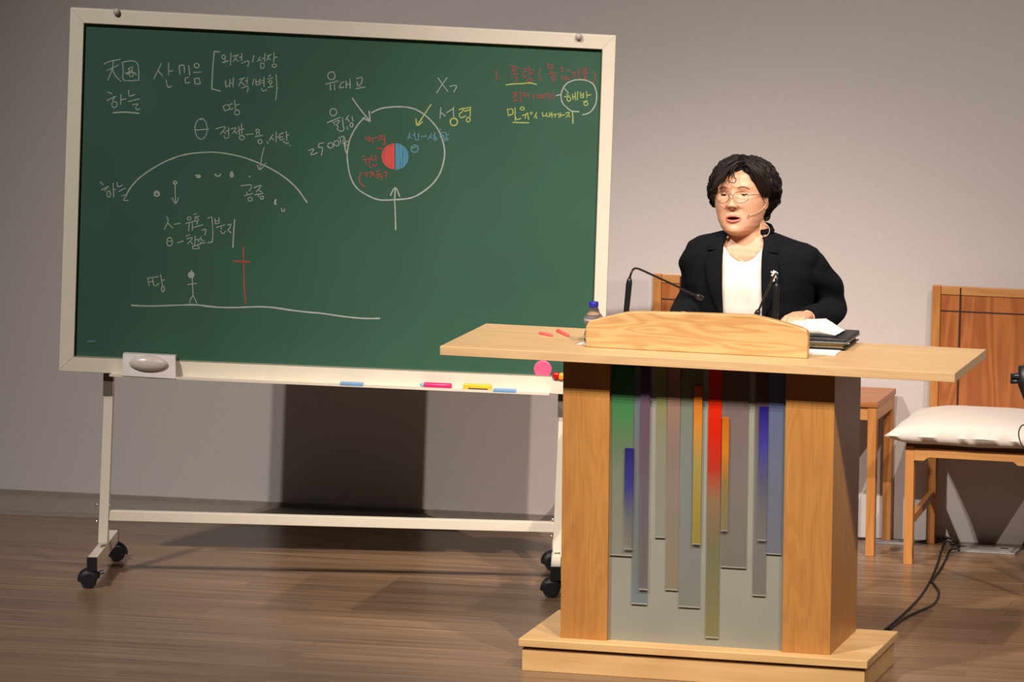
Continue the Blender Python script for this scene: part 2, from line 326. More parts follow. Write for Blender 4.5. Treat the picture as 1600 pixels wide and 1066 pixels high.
# chalk sticks
for (a, b, lab) in (((843.5, 520.5), (863.5, 524.5), 'coral pink chalk stick on the lectern, left of its pair'), ((871.5, 516.5), (888, 524.5), 'coral pink chalk stick on the lectern, nearer the bottle')):
    p, q = onz(*a, ZT+.006), onz(*b, ZT+.006); c = (p+q)/2; bm = NB(); dd = q-p; L_ = dd.length/2; ux = dd.normalized()
    M = Matrix.Translation(c) @ ux.to_track_quat('Z', 'Y').to_matrix().to_4x4()
    lathe(bm, [(0, -L_), (.005, -L_), (.006, -L_+.002), (.006, L_-.008), (.003, L_-.002), (0, L_)], M, 16)
    tag(obj('chalk_stick', bm, mat('coral_chalk', (.85, .12, .11), .8), smooth=True), lab, 'chalk', 'pink chalks on the lectern')
# books at the right end
def rot_quad(c, w, dpt, a):
    u = Vector((cos(a), sin(a), 0)); v = Vector((-sin(a), cos(a), 0)); return [c-u*w/2-v*dpt/2, c+u*w/2-v*dpt/2, c+u*w/2+v*dpt/2, c-u*w/2+v*dpt/2]
zb = ZT-.0015+.0008
P = rot_quad(Vector((.335, .275, zb)), .13, .09, .02)
bm = NB(); hexa(bm, P, [p+Vector((0, 0, .004)) for p in P]); tag(obj('paper_stack', bm, mat('white_paper', (.8, .8, .8))), 'thin folded white papers sticking out under the black book', 'papers')
bk = thing('black_book', 'closed black leather zip-case book lying beside the reading stand', 'book', (.285, .445, zb+.0045))
def slab(w, dpt, z0, z1, a=0, c=(0, 0)):
    P = rot_quad(Vector((c[0], c[1], z0)), w, dpt, a); return hexa(NB(), P, [p+Vector((0, 0, z1-z0)) for p in P])
ML = mat('black_leather', (.014, .014, .016), .33, var=.3, scale=160, bump=.6)
obj('cover', slab(.25, .215, 0, .004), ML, bk, bevel=.0015)
obj('page_block', slab(.236, .20, .004, .020, 0, (-.003, 0)), mat('aged_page_edges', (.40, .31, .14), .7, var=.3, scale=200), bk)
obj('cover', slab(.252, .217, .020, .033), ML, bk, bevel=.004)
bm = NB(); P = [Vector((-.12, -.1095, .0205)), Vector((.12, -.1095, .0205)), Vector((.127, -.103, .0205)), Vector((.127, .10, .0205))]
obj('zip', tube(bm, smoothpath(P, 3), .0022, 6), mat('zip_grey', (.25, .25, .25), .4, .6), bk)
# open book on top
ob = thing('open_book', 'open book with white pages and dark cover resting on the black book', 'book', (.280, .44, zb+.0045+.0338))
MC = mat('book_cover', (.03, .032, .036), .4); MP = mat('page_paper', (.86, .81, .72), .75, var=.03, scale=80)
rows = []
for j in range(11):
    v = j/10; rr = []
    for i in range(33):
        u = i/32; x = -.083+.172*u+.006*v
        h = .034*min(1, (u/.10)**.5)*(1-.10*sin(pi*min(1, u/.62)))
        if u > .60: k_ = (u-.60)/.40; h = .037*(1-k_)**1.1*(1+.25*sin(pi*k_)*(1-v))
        z = .0045+h*(.80+.20*v)+.0012*noise.noise(Vector((u*9, v*2, 2)))
        rr.append(Vector((x, -.066+.132*v, z)))
    rows.append(rr)
bm = NB(); grid(bm, rows, closed=False, caps=False); bmesh.ops.recalc_face_normals(bm, faces=bm.faces)
g = bmesh.ops.extrude_face_region(bm, geom=list(bm.faces)); 
for v in [e for e in g['geom'] if isinstance(e, bmesh.types.BMVert)]: v.co.z = .0045
obj('pages', bm, MP, ob, True)
bm = NB(); P = [Vector((-.09, -.072, .0)), Vector((.09, -.072, .0)), Vector((.09, .072, .0)), Vector((-.09, .072, .0))]; hexa(bm, P, [p+Vector((0, 0, .004)) for p in P]); obj('cover', bm, MC, ob, bevel=.0015)
# ------------------------------------------------------------------ mobile chalkboard
BY = .2158187; BP = Vector((-2.361989, 1.096889, 0)); bu = Vector((cos(BY), sin(BY), 0)); BO = BP+bu*.8
brd = thing('mobile_chalkboard', 'large green chalkboard in a cream frame on a castor stand, covered in chalk notes', 'chalkboard', BO, BY)
BI = (Matrix.Translation(BO) @ Matrix.Rotation(BY, 4, 'Z')).inverted()
def bp(px, py, d=-.035): return BI @ onv(px, py, BP, BY, d)
M_green = mat('green_board', (.023, .087, .052), .62, var=.08, scale=3)
DF, DS, DB_ = -.048, -.036, -.012
TL, TR, BL, BR_ = (110, 12), (962.5, 56), (92, 580), (942.5, 619.5)
tl, tr, bl_, br_ = (131, 36), (941, 77), (115.5, 557), (924, 590.5)
def pq(bm, pts, d0=DF, d1=DB_): 
    a = [bp(x, y, d0) for x, y in pts]; b = [Vector((p.x, d1, p.z)) for p in a]; return hexa(bm, a, b)
fr_ = obj('writing_surface', pq(NB(), [tl, tr, br_, bl_], DS, DB_-.002), M_green, brd)
for q in ((TL, TR, tr, tl), (BL, BR_, br_, bl_), (TL, tl, bl_, BL), (TR, tr, br_, BR_)):
    obj('frame_rail', pq(NB(), q), M_cream, brd, bevel=.002)
# thin double line inside the frame
bm = NB()
for a, b in ((tl, tr), (tr, br_), (br_, bl_), (bl_, tl)):
    tube(bm, [bp(*a, DF-.0003)+Vector((0, 0, 0)), bp(*b, DF-.0003)], .0011, 6)
obj('frame_inner_line', bm, mat('frame_line', (.20, .17, .10), .5), brd)
# legs
def leg(xl_t, xr_t, yt, xl_b, xr_b, yb_):
    a = [bp(xl_t, yt, -.016), bp(xr_t, yt, -.016), bp(xr_b, yb_, -.016), bp(xl_b, yb_, -.016)]
    return obj('leg', hexa(NB(), a, [p+Vector((0, .034, 0)) for p in a]), M_cream, brd, bevel=.002)
def up(px, py, dy, k): return (px+dy*k, py-dy)
leg(163.5+.0317*45, 178+.0317*45, 548, 153, 168, 849); leg(875+1.2, 890+1.2, 580, 863, 877.5, 872)
# collars where the legs meet the panel
for xa, xb, ya, yb_ in ((161, 176, 582, 619), (871.5, 887, 613, 652)):
    a = [bp(xa+.6, ya, -.0172), bp(xb+.6, ya, -.0172), bp(xb-.3, yb_, -.0172), bp(xa-.3, yb_, -.0172)]
    obj('leg_sleeve', hexa(NB(), a, [p+Vector((0, .036, 0)) for p in a]), mat('brown_sleeve', (.13, .115, .09), .5), brd)
a = [bp(171, 798.5, -.012), bp(866, 817, -.012), bp(865.5, 832.5, -.012), bp(170, 814, -.012)]
obj('crossbar', hexa(NB(), a, [p+Vector((0, .03, 0)) for p in a]), M_cream, brd, bevel=.002)
# feet, end caps, castors
def caster(x, y, ang, lever):
    c = bpy.data.objects.new('caster', None); COL.objects.link(c); c.parent = brd; c.location = (x, y, 0); c.rotation_euler = (0, 0, ang); c.empty_display_size = .03
    for s in (-1, 1):
        obj('wheel', lathe(NB(), [(0, 0), (.026, 0), (.0285, .002), (.0285, .013), (.026, .016), (.02, .0155), (0, .0185)], axis_matrix((.016, s*.005, .0285), (0, s, 0)), 28), M_black, c, True)
    bm = NB(); box(bm, .0, .030, -.0045, .0045, .034, .056); lathe(bm, [(0, 0), (.012, 0), (.012, .02), (0, .02)], Matrix.Translation((0, 0, .05)), 16)
    P = [Vector((.016+.031*cos(t), 0, .0285+.031*sin(t))) for t in [radians(v) for v in range(-10, 190, 20)]]
    for s in (-1, 1): tube(bm, [p+Vector((0, s*.012, 0)) for p in P], .005, 6, sx=2.0)
    if lever: tube(bm, [(-.012, 0, .045), (-.024, 0, .053), (-.036, 0, .0565)], .0045, 8, sx=2)
    obj('fork', bm, M_black, c)
def foot(front_l, front_r, ytop, rear_l, yrear, cast):
    zf = .107
    F = BI @ onz((front_l+front_r)/2, ytop, zf); Rr = BI @ onz(rear_l+6.5, yrear, zf); xm = (F.x+Rr.x)/2; w = .0165
    obj('foot_bar', box(NB(), -w, w, F.y, Rr.y, .062, zf, lambda v: Vector((v.x+F.x+(Rr.x-F.x)*(v.y-F.y)/(Rr.y-F.y), v.y, v.z))), M_cream, brd, bevel=.002)
    for yy, xx, s in ((F.y, F.x, -1), (Rr.y, Rr.x, 1)):
        obj('end_cap', box(NB(), xx-w-.0008, xx+w+.0008, min(yy, yy+s*.004)-.003, max(yy, yy+s*.004)+.003, .060, zf+.0008), M_black, brd)
    return F, Rr
F, Rr = foot(136.8, 151, 871.5, 171, 828, 1)
caster(F.x+.003, F.y+.012, radians(185), True); caster(Rr.x-.004, Rr.y-.018, radians(20), False)
F2, R2 = foot(861, 875.5, 886, 864, 842, 1)
caster(F2.x+.002, F2.y+.012, radians(175), True); caster(R2.x, R2.y-.018, radians(190), True)
# bolts beside the crossbar ends
for x, y in ((152.5, 789), (171.5, 789.5), (151.5, 815), (170.5, 816), (863, 812), (862.5, 838)):
    p = bp(x, y, .0); M = axis_matrix(p, (1 if x % 1 else -1, 0, 0)); obj('bolt', lathe(NB(), [(0, -.006), (.0045, -.006), (.0055, -.002), (.0045, .003), (0, .004)], M, 12), M_chrome, brd, True)
p = bp(159, 846.5, -.02); obj('leg_screw', lathe(NB(), [(0, 0), (.005, 0), (.004, .003), (0, .004)], Matrix.Translation((p.x, -.02, .107)), 12), mat('brass', (.5, .3, .08), .35, .8), brd, True)
# marks on the right leg
for x0_, x1_, y_ in ((866, 869, 864.5), (870, 874, 864.5)):
    pass
bm = NB()
for xx in (866.5, 869, 871.5, 873.5): 
    a = [bp(xx, 863.5, -.0163), bp(xx+1.6, 863.5, -.0163), bp(xx+1.4, 866, -.0163), bp(xx-.2, 866, -.0163)]; hexa(bm, a, [q+Vector((0, .0004, 0)) for q in a])
obj('leg_print', bm, M_black, brd)
# pen tray
a = [bp(171, 584.5, -.048), bp(858, 613.5, -.048), bp(858, 618.5, -.048), bp(170, 590, -.048)]
tray_z = lambda px: 0
bm = NB()
A_ = [bp(171, 586, -.105), bp(858, 615.5, -.105)]
for (y0, y1, zt, zb_) in ((-.105, -.047, -.0015, -.005), (-.108, -.105, .004, -.005)):
    ring = lambda y: [Vector((A_[0].x, y, A_[0].z+zt)), Vector((A_[1].x, y, A_[1].z+zt)), Vector((A_[1].x, y, A_[1].z+zb_)), Vector((A_[0].x, y, A_[0].z+zb_))]
    hexa(bm, ring(y0), ring(y1))
obj('chalk_tray', bm, M_cream, brd)
# round clips on the top rail
for x, y in ((182.5, 18), (904.5, 57)):
    p = bp(x, y, DF); obj('rail_clip', lathe(NB(), [(0, 0), (.010, 0), (.0115, .003), (.0115, .012), (.009, .016), (0, .017)], axis_matrix(p+Vector((0, .003, 0)), (0, -1, 0)), 20), mat('clip_grey', (.42, .38, .34), .5), brd, True)
# ------------------------------------------------------------------ chalk writing, traced stroke by stroke on the board
def chalk_mat(name, col, a=.85):
    m, n, L, b = nodes(name); tc = n.new('ShaderNodeTexCoord'); nz = n.new('ShaderNodeTexNoise'); nz.inputs['Scale'].default_value = 900; nz.inputs['Detail'].default_value = 2
    L.new(tc.outputs['Object'], nz.inputs[0]); mr = n.new('ShaderNodeMapRange'); mr.inputs[1].default_value = .32; mr.inputs[2].default_value = .6; mr.inputs[3].default_value = a*.35; mr.inputs[4].default_value = a
    L.new(nz.outputs[0], mr.inputs[0]); L.new(mr.outputs[0], b.inputs['Alpha']); b.inputs['Base Color'].default_value = (*col, 1); b.inputs['Roughness'].default_value = .95; return m
CH = dict(w=chalk_mat('white_chalk', (.52, .56, .51), .72), r=chalk_mat('red_chalk', (.55, .09, .07), .7), R=chalk_mat('red_chalk_faint', (.50, .08, .09), .55),
          y=chalk_mat('yellow_chalk', (.52, .58, .17), .75), b=chalk_mat('blue_chalk', (.16, .36, .46), .7), B=chalk_mat('blue_chalk_dense', (.10, .33, .48), .95), F=chalk_mat('red_chalk_dense', (.72, .10, .09), .95))
TF = {1: (100, 0, 4.2105), 2: (440, 60, 4.2105), 3: (740, 60, 6.384), 4: (130, 220, 3.259)}
def strokes(name, reg, col, data, w=1.6, label=None):
    items = [t.strip() for t in data.split(';') if t.strip()]; s_ = TF[reg][2]; B = []
    for t in items:
        u = t.split(' ', 1)[1] if t[0] == '*' else t
        if u[0] == 'o': v = [float(k) for k in u[1:].split()]; ry = v[3] if len(v) > 3 else v[2]; B.append((v[0]-v[2], v[1]-ry, v[0]+v[2], v[1]+ry))
        else: q = [tuple(map(float, k.split(','))) for k in u.split()]; B.append((min(x for x, y in q), min(y for x, y in q), max(x for x, y in q), max(y for x, y in q)))
    grp = list(range(len(items))); g = 9*s_ if name == 'chalk_text' else 40*s_
    for i in range(len(items)):
        for j in range(i):
            if max(B[i][0]-B[j][2], B[j][0]-B[i][2]) < g and max(B[i][1]-B[j][3], B[j][1]-B[i][3]) < g*.45:
                a, b = grp[i], grp[j]; grp = [b if k == a else k for k in grp]
    for k in sorted(set(grp)): stroke_mesh(name, reg, col, [t for t, q in zip(items, grp) if q == k], w, label)
def stroke_mesh(name, reg, col, items, w, label):
    ox, oy, s = TF[reg]; bm = NB()
    for st in items:
        st = st.strip()
        if not st: continue
        ww = w
        if st[0] == '*': ww = float(st[1:].split(' ')[0]); st = st.split(' ', 1)[1]
        if st[0] == 'o':
            v = [float(k) for k in st[1:].split()]; rx, ry = v[2], v[3] if len(v) > 3 else v[2]
            P = [(v[0]+rx*cos(t), v[1]+ry*sin(t)) for t in [-2.0+2*pi*i/13 for i in range(14)]]
        else: P = [tuple(float(c) for c in k.split(',')) for k in st.split()]
        if len(P) > 2 and st[0] != '=':
            P = [(p.x, p.y) for p in smoothpath([(x, y, 0) for x, y in P], 4)]
        P = [(ox+x/s, oy+y/s) for x, y in P]
        n = len(P); L_ = []; R_ = []
        for i in range(n):
            a = P[max(i-1, 0)]; b = P[min(i+1, n-1)]; dx, dy = b[0]-a[0], b[1]-a[1]; l = math.hypot(dx, dy) or 1
            h = ww/2*(.82+.3*noise.noise(Vector((P[i][0]*.2, P[i][1]*.2, 0)))); nx, ny = -dy/l*h, dx/l*h
            L_.append(bm.verts.new(bp(P[i][0]+nx, P[i][1]+ny, DS-.0006))); R_.append(bm.verts.new(bp(P[i][0]-nx, P[i][1]-ny, DS-.0006)))
        for i in range(n-1):
            try: bm.faces.new((L_[i], L_[i+1], R_[i+1], R_[i]))
            except ValueError: pass
    g = bmesh.ops.extrude_face_region(bm, geom=list(bm.faces))
    for v in g['geom']:
        if isinstance(v, bmesh.types.BMVert): v.co.y += .0004
    return obj(name, bm, CH[col], fr_, label=label)
T = 'chalk_text'; D_ = 'chalk_drawing'
strokes(T, 1, 'w', '262,422 300,405 372,390; 280,465 360,428; 325,400 318,450 302,495 285,530; 318,455 340,500 375,535; 385,408 390,470 395,528 490,528; 385,410 440,400 478,412 490,450 492,530; 418,455 450,440 442,470 412,492; 430,450 432,500 455,498 452,470 422,475; 400,482 460,478 475,495; 285,605 318,618; 282,662 340,632; 338,636 318,662; o332 688 18 20; 375,618 372,692; 372,658 410,650; 425,592 430,632 470,620; 420,670 498,650; 448,692 485,683 472,708 478,722 502,714; *2.6 322,742 400,738 496,746')
strokes(T, 1, 'w', '642,415 615,470 590,520; 620,465 650,502; 688,410 688,495; 688,470 718,465; 672,525 678,560 690,576 708,566; 758,432 762,492; 758,435 788,430 792,480; 820,428 828,495; 798,512 800,546 832,540; 798,514 822,508; o872 432 16 15; 850,478 905,474; 858,515 862,552; 862,552 898,552; 898,552 888,515; 888,515 858,517')
strokes(T, 1, 'w', '*2.2 1025,343 988,338; *2.2 988,338 978,460 972,585; *2.2 972,585 1030,600; o1050 375 11 13; 1060,392 1062,406; 1042,412 1082,400; 1098,348 1095,432; 1108,372 1150,360; 1138,364 1112,408; 1126,386 1148,405; 1170,350 1168,400; 1150,378 1168,376; 1165,418 1215,402 1208,440; 1250,362 1240,412; 1290,372 1272,408; 1280,390 1300,402; 1322,350 1318,405; 1302,385 1320,382; o1305 432 13 18; 1335,370 1364,358; 1352,362 1332,402; 1344,382 1362,396; 1382,345 1380,412; 1380,380 1406,375; o1384 432 14 11; 1062,530 1066,572 1085,560; 1092,520 1090,575; 1092,548 1112,545; 1114,512 1112,575; 1150,525 1190,512; 1175,518 1148,566; 1165,542 1190,562; 1205,508 1205,555; 1190,535 1205,533; 1165,582 1210,568 1205,608; 1250,518 1240,560; 1262,520 1264,560; 1264,560 1288,556; 1288,556 1288,518; 1264,540 1288,536; 1316,505 1316,572; 1296,530 1315,528; 1296,546 1315,543; 1298,578 1308,600 1336,590; 1345,500 1364,496; 1338,522 1376,512; o1358 540 11 9; 1358,550 1358,566; 1340,577 1378,568; 1396,490 1400,580 1393,660; 1398,582 1412,578')
strokes(T, 1, 'w', '1045,700 1060,732; 1045,700 1078,690 1088,716 1060,730; 1085,694 1096,722 1116,710; 1085,692 1108,680; 1122,660 1130,724; 1126,694 1156,686; o1138 740 17 16; o902 848 40 68; 862,856 955,850; 892,792 918,778; 998,848 1062,835 1026,886; 1040,862 1066,880; 1082,838 1084,895; 1064,862 1082,862; 1052,892 1062,910 1090,902; 1096,850 1132,842 1106,880; 1118,862 1140,880; 1150,828 1155,890; 1138,866 1152,862; 1168,812 1170,885; 1155,855 1186,848; o1170 906 16 14; 1195,886 1245,880; o1274 862 11 11; 1267,878 1270,890; 1284,874 1286,888; 1256,900 1308,890; o1290 932 13 14; 1335,930 1343,946; 1374,885 1350,925; 1362,905 1382,922; 1396,868 1396,936; 1396,905 1413,900; 1416,886 1446,872; 1418,904 1442,898; 1418,888 1422,922 1446,912; 1462,862 1466,925; 1464,890 1482,886; 1440,928 1468,946 1478,936; 1484,955 1489,959')
strokes(D_, 4, 'w', '*2.5 220,275 240,240 280,195 340,150 420,105 500,75 570,63 650,58 720,64 800,80 880,108 960,145 1030,190 1090,245 1140,315; 922,32 910,80 900,145; 886,122 900,148 932,112; *3 o375 270 12 12; 368,262 386,272; *2.6 o468 213 8 7; 468,222 470,318; 453,290 470,320 487,288; *3 o587 182 9 5; 568,176 580,174; *2.6 670,168 680,180 695,178 700,168; *3.4 o757 176 6 8; *3 o756 163 3 3; *3.4 846,180 850,184; *3.4 981,298 976,320 984,322; 1010,342 1012,358 1024,358 1025,345', label='white chalk arch with dots and arrows')
strokes(T, 4, 'w', '85,208 102,225; 92,252 130,232; 122,238 108,256; o130 272 9 16; 152,215 156,288; 154,252 168,247; 172,210 178,234 202,225; 180,260 216,240; 196,280 220,278 206,302 230,304; 802,230 856,226 845,258; 833,262 836,276; 820,280 866,268; o850 298 11 10; 868,240 906,228 880,262; 890,248 910,262; 872,276 918,268; 894,274 892,286; o910 290 8 8')
strokes(T, 4, 'w', '425,385 432,410 412,452; 430,418 458,447; 462,426 496,420; o540 396 9 8; 520,422 572,408; 540,420 536,460; 556,416 556,458; 560,376 578,371; 566,390 592,384; o578 402 9 8; 580,412 580,428; 562,442 610,428; 603,457 624,452 618,482; 632,395 655,388; 655,388 660,455 658,515; 658,515 632,520; o440 515 14 22; 428,512 454,512; 480,520 512,510; 522,486 545,478; 526,500 556,494 530,528; 542,510 558,526; 570,482 568,532; 570,505 588,502; 556,536 560,552; 560,552 592,548; 592,548 582,532; 582,532 556,537; 602,488 584,516; 598,500 614,512; 600,512 600,524; 582,530 622,518; 670,395 673,424; 673,424 693,418; 693,418 691,390; 673,410 692,405; 678,442 722,428; 702,438 704,452; 698,458 712,474 726,458; 735,430 752,425 744,448 738,456 754,470; *2.3 771,400 766,470 762,545')
strokes(T, 4, 'w', '328,700 336,740; 328,700 348,696; 334,722 352,716; 352,694 362,738 386,726; 356,696 384,692; 394,680 404,742; 398,712 416,708; o406 755 7 15')
strokes(D_, 4, 'w', '*4 o550 683 11 12; *6 546,678 554,690; *3 552,660 550,700; 555,700 557,745 560,790; 530,733 578,727; 558,790 546,808 542,828; 560,790 572,812 580,832; *2.8 245,838 330,842 480,838 570,836 660,846 760,850 880,846 960,849 1050,862 1130,872 1220,880 1330,896 1430,905 1512,905', label='white chalk stick figure on a ground line')
strokes(D_, 4, 'r', '815,538 818,640 820,740 828,830; *3 765,612 800,615 852,618', 2.4, 'red chalk cross')
strokes(T, 2, 'w', 'o328 246 24 26; 288,302 374,280; 320,302 322,342; 346,298 350,340; 392,292 382,325 412,320; 396,292 412,286; 425,280 426,328; 426,305 448,300; 450,262 452,330; 490,266 530,258 522,304; 497,284 500,318; 512,304 514,318; 488,332 550,320; *2.4 465,392 490,430 540,495 582,545; *2.4 575,476 580,515 583,548; *2.4 583,548 530,522')
strokes(T, 2, 'w', 'o340 486 22 24; 298,556 388,518; 335,545 352,572; 350,550 382,540 362,572 372,578 366,600; 366,600 390,612 410,600 404,574; 400,520 406,585; 442,505 420,538; 430,525 446,548; 462,512 470,545; o460 570 10 14; 430,578 436,600; 175,740 212,728 192,766 238,752; 278,686 246,694; 246,694 244,718 268,720 262,772; o322 704 18 18; o362 690 17 18; 372,658 410,645 402,682; 384,660 392,690; 400,692 440,676; 418,655 420,706 446,690; *2.4 412,690 420,735 434,770')
strokes(T, 2, 'w', '1028,258 1060,305 1095,350; 1090,256 1055,305 1020,360; 1106,318 1140,308 1150,322 1130,356; 1048,455 1042,528; 1048,488 1078,512; 1084,490 1130,462; 1130,450 1132,522')
strokes(T, 2, 'y', '*2.4 985,433 940,500 892,572; *2.4 884,528 892,573 928,548; *2.6 o1133 550 24 24; 1165,470 1200,460 1182,488 1168,495; 1168,495 1178,522 1212,510; 1200,480 1240,470; 1200,462 1240,454; 1243,450 1240,515; o1228 535 12 15', 2.2)
strokes(D_, 2, 'w', '*2.6 590,490 660,460 770,450 860,460 930,495 1000,560 1045,630 1070,720 1070,790 1045,880 1000,950 930,1010 850,1050 740,1062 640,1062 560,1030 490,980 450,900 433,800 435,730 455,650 500,570 548,520; *2.4 748,985 744,1060 748,1150 750,1260; *2.4 715,1035 748,982 778,1042', label='large white chalk circle with arrow')
def hatch(cx, cy, r, side, st, seed):
    random.seed(seed); out = []
    k = 3
    while k < r-2:
        h = sqrt(r*r-k*k)*random.uniform(.9, 1.0); x = cx+side*k; out.append('%f,%f %f,%f' % (x+random.uniform(-2, 2), cy-h, x+random.uniform(-2, 2), cy+h)); k += st
    P = ['%f,%f' % (cx+side*r*sin(t), cy-r*cos(t)) for t in [pi*i/12 for i in range(13)]]
    return ';'.join(out+[' '.join(P)])
strokes(D_, 2, 'F', hatch(742, 776, 80, -1, 8, 3), 2.5, 'red chalk half disc'); strokes(D_, 2, 'B', hatch(748, 778, 84, 1, 8.5, 5), 2.3, 'blue chalk half disc')
strokes(T, 2, 'r', '548,648 566,672; 570,640 580,682; 588,652 604,690; 584,664 628,652; 632,648 662,640 640,674; 650,656 668,668; 676,634 680,698; 662,702 682,696; *3 625,722 665,727; 530,780 548,774; 536,800 602,788; 555,800 558,832; 575,798 580,826; 596,770 584,796 610,802; 615,765 622,805; 572,832 594,852; 600,825 606,838 634,830; 527,880 510,915 516,950 548,978; 542,892 566,885 556,912; 574,886 598,880 584,912; 602,884 606,908; 620,878 652,868; 616,902 664,890; 636,890 636,916; 624,918 662,906 655,932; 672,880 692,884 684,914', 1.9)
strokes(T, 2, 'b', '846,622 830,666; 838,645 856,660; 875,618 877,652; 862,638 876,636; 880,655 884,668 906,664; 902,625 900,658; 915,646 955,642; 986,625 965,666; 978,645 992,660; 1006,618 1006,655; 992,640 1006,638; o1012 662 10 8; 1040,596 1050,606; 1036,624 1072,618; o1055 645 12 10; 1080,615 1084,655; 1082,636 1105,632; o1084 664 12 7; o875 726 23 24; 856,722 900,708', 1.9)
strokes(T, 3, 'R', '220,315 230,360 228,415; 256,400 276,414; 368,270 410,282 455,302; 412,292 378,332; 402,312 432,322; 402,325 404,352; 370,365 446,350; 393,392 432,386 424,440; 480,312 526,300 520,330 492,342 494,388 530,372; 556,280 556,385; 556,316 600,320; 556,350 606,346; o560 418 26 16; 674,298 652,345 655,392 686,422; 735,240 745,300; 740,268 782,256; 782,256 792,296; 748,302 792,296; 772,318 774,346; 742,354 836,345; 780,375 785,430; 785,430 815,410 810,376 780,378; 862,300 886,294 884,338; 940,300 946,330 962,318; 880,375 885,418; 906,368 912,418; 932,382 934,412 962,408; 975,345 1016,340 980,392; 1004,362 1026,386; 1045,305 1050,398; 1090,290 1095,330; 1095,330 1122,326; 1122,326 1126,288; 1092,312 1124,306; 1072,352 1146,344; 1110,350 1112,368; 1094,380 1124,378 1100,402 1132,408 1152,432; 1190,330 1216,370 1212,410 1194,442; 385,548 430,535 394,592; 412,562 436,582; 410,592 412,606; 393,628 446,610; 470,520 470,642; o510 560 18 18; 550,545 552,596; 596,556 600,608; 625,545 640,575 668,568; 655,560 655,585; 636,598 674,584; o690 578 13 16; 705,562 742,556; 742,540 746,604; 765,552 770,602; 796,535 802,610', 1.8)
strokes(T, 3, 'y', '*2.2 320,465 400,455 480,452 560,445 632,462; 903,584 955,570; 925,556 945,552; o950 605 18 22; 986,555 992,612; 992,584 1012,582; 1012,535 1016,620; 1038,528 1034,616; 1066,535 1069,592; 1069,592 1097,590; 1097,590 1093,543; 1069,566 1094,562; 1126,528 1130,598; 1130,570 1170,562; 1092,632 1136,622; o1120 652 20 17; 335,700 350,778; 340,714 382,704 392,752 354,766; 412,692 416,822; 420,788 436,812 472,796; o485 700 20 15; 484,772 546,744; 520,760 514,802; 538,752 550,810; o575 746 10 10; 630,738 604,796; 620,762 632,802; *2.2 390,838 470,841 556,842; 686,735 692,776 722,768; 726,740 732,782 752,774; 756,735 760,786; 762,760 776,758; 778,735 782,792; 788,766 818,756 810,792; 830,758 852,752 850,792; 866,742 868,788; 868,768 912,762; 915,748 957,740 920,792; 940,762 962,786; *2.2 985,728 990,790 990,852', 1.8)
strokes(D_, 3, 'w', '820,573 870,560; *1.8 905,500 948,545; *2.2 938,442 1000,418 1070,412 1140,425 1195,460 1220,520 1228,580 1215,660 1170,730 1120,755 1085,762; *2.2 938,442 900,485 872,560 885,640 930,690 980,725 1055,732; *2.6 930,688 934,694', 1.8, 'thin white chalk ring around the yellow word')
# smudge marks
strokes('chalk_smudge', 4, 'b', '20,1020 40,1022 60,1020', 2, 'faint grey chalk smudge')
# ------------------------------------------------------------------ magnets, eraser and things on the tray
def disc(px, py, rpx, h, m, nm, lab, cat, dome=False, group=None, dd=DS):
    p = onv(px, py, BP, BY, dd); r = rpx/ (FPX/(p-CAM).length); n = Vector((sin(BY), -cos(BY), 0))
    pr_ = [(0, 0), (r, 0), (r, h*.6), (r*.85, h), (0, h)] if not dome else [(0, 0), (r*.9, 0), (r, h*.3), (r*.8, h*.8), (r*.4, h), (0, h)]
    o = obj(nm, lathe(NB(), pr_, Matrix.Translation(Vector((0, 0, 0))) @ n.to_track_quat('Z', 'Y').to_matrix().to_4x4(), 32), m, smooth=dome); o.location = p; return tag(o, lab, cat, group)
disc(848, 577, 14, .004, mat('pink_magnet', (.85, .10, .22), .5), 'disc_magnet', 'flat bright pink disc magnet at the board\'s lower right', 'magnet')
disc(869, 587.5, 6.3, .010, mat('red_magnet', (.50, .005, .01), .25), 'button_magnet', 'small shiny red round magnet beside the pink disc', 'magnet', True, dd=DF)
disc(877.5, 588.5, 6.3, .010, mat('orange_magnet', (.85, .32, .03), .3), 'button_magnet', 'small orange round magnet half hidden behind the lectern upright', 'magnet', True, dd=DF)
# big magnetic eraser with an oval handle
er = thing('board_eraser', 'white magnetic board eraser with an oval handle at the tray\'s left end', 'eraser', BO, BY)
a = [bp(192, 552.5, -.085), bp(274, 556.5, -.085), bp(275, 592.5, -.1115), bp(190, 587.5, -.1115)]
M_er = mat('eraser_white', (.60, .55, .52), .4)
obj('eraser_plate', hexa(NB(), a, [Vector((a[0].x, DF-.0012, a[0].z)), Vector((a[1].x, DF-.0012, a[1].z)), Vector((a[2].x, -.1085, a[2].z)), Vector((a[3].x, -.1085, a[3].z))]), M_er, er, bevel=.002)
c = bp(232, 568, -.102); bm = NB()
bmesh.ops.create_uvsphere(bm, u_segments=32, v_segments=16, radius=1, matrix=Matrix.Translation(c) @ Matrix.Rotation(.03, 4, 'Y') @ Matrix.Diagonal((.067, .022, .0275, 1)))
obj('eraser_handle', bm, mat('handle_cream', (.62, .56, .49), .2, coat=.4), er, True)
zt_ = lambda px: (A_[0]+(A_[1]-A_[0])*((px-171)/687)).z-.0015
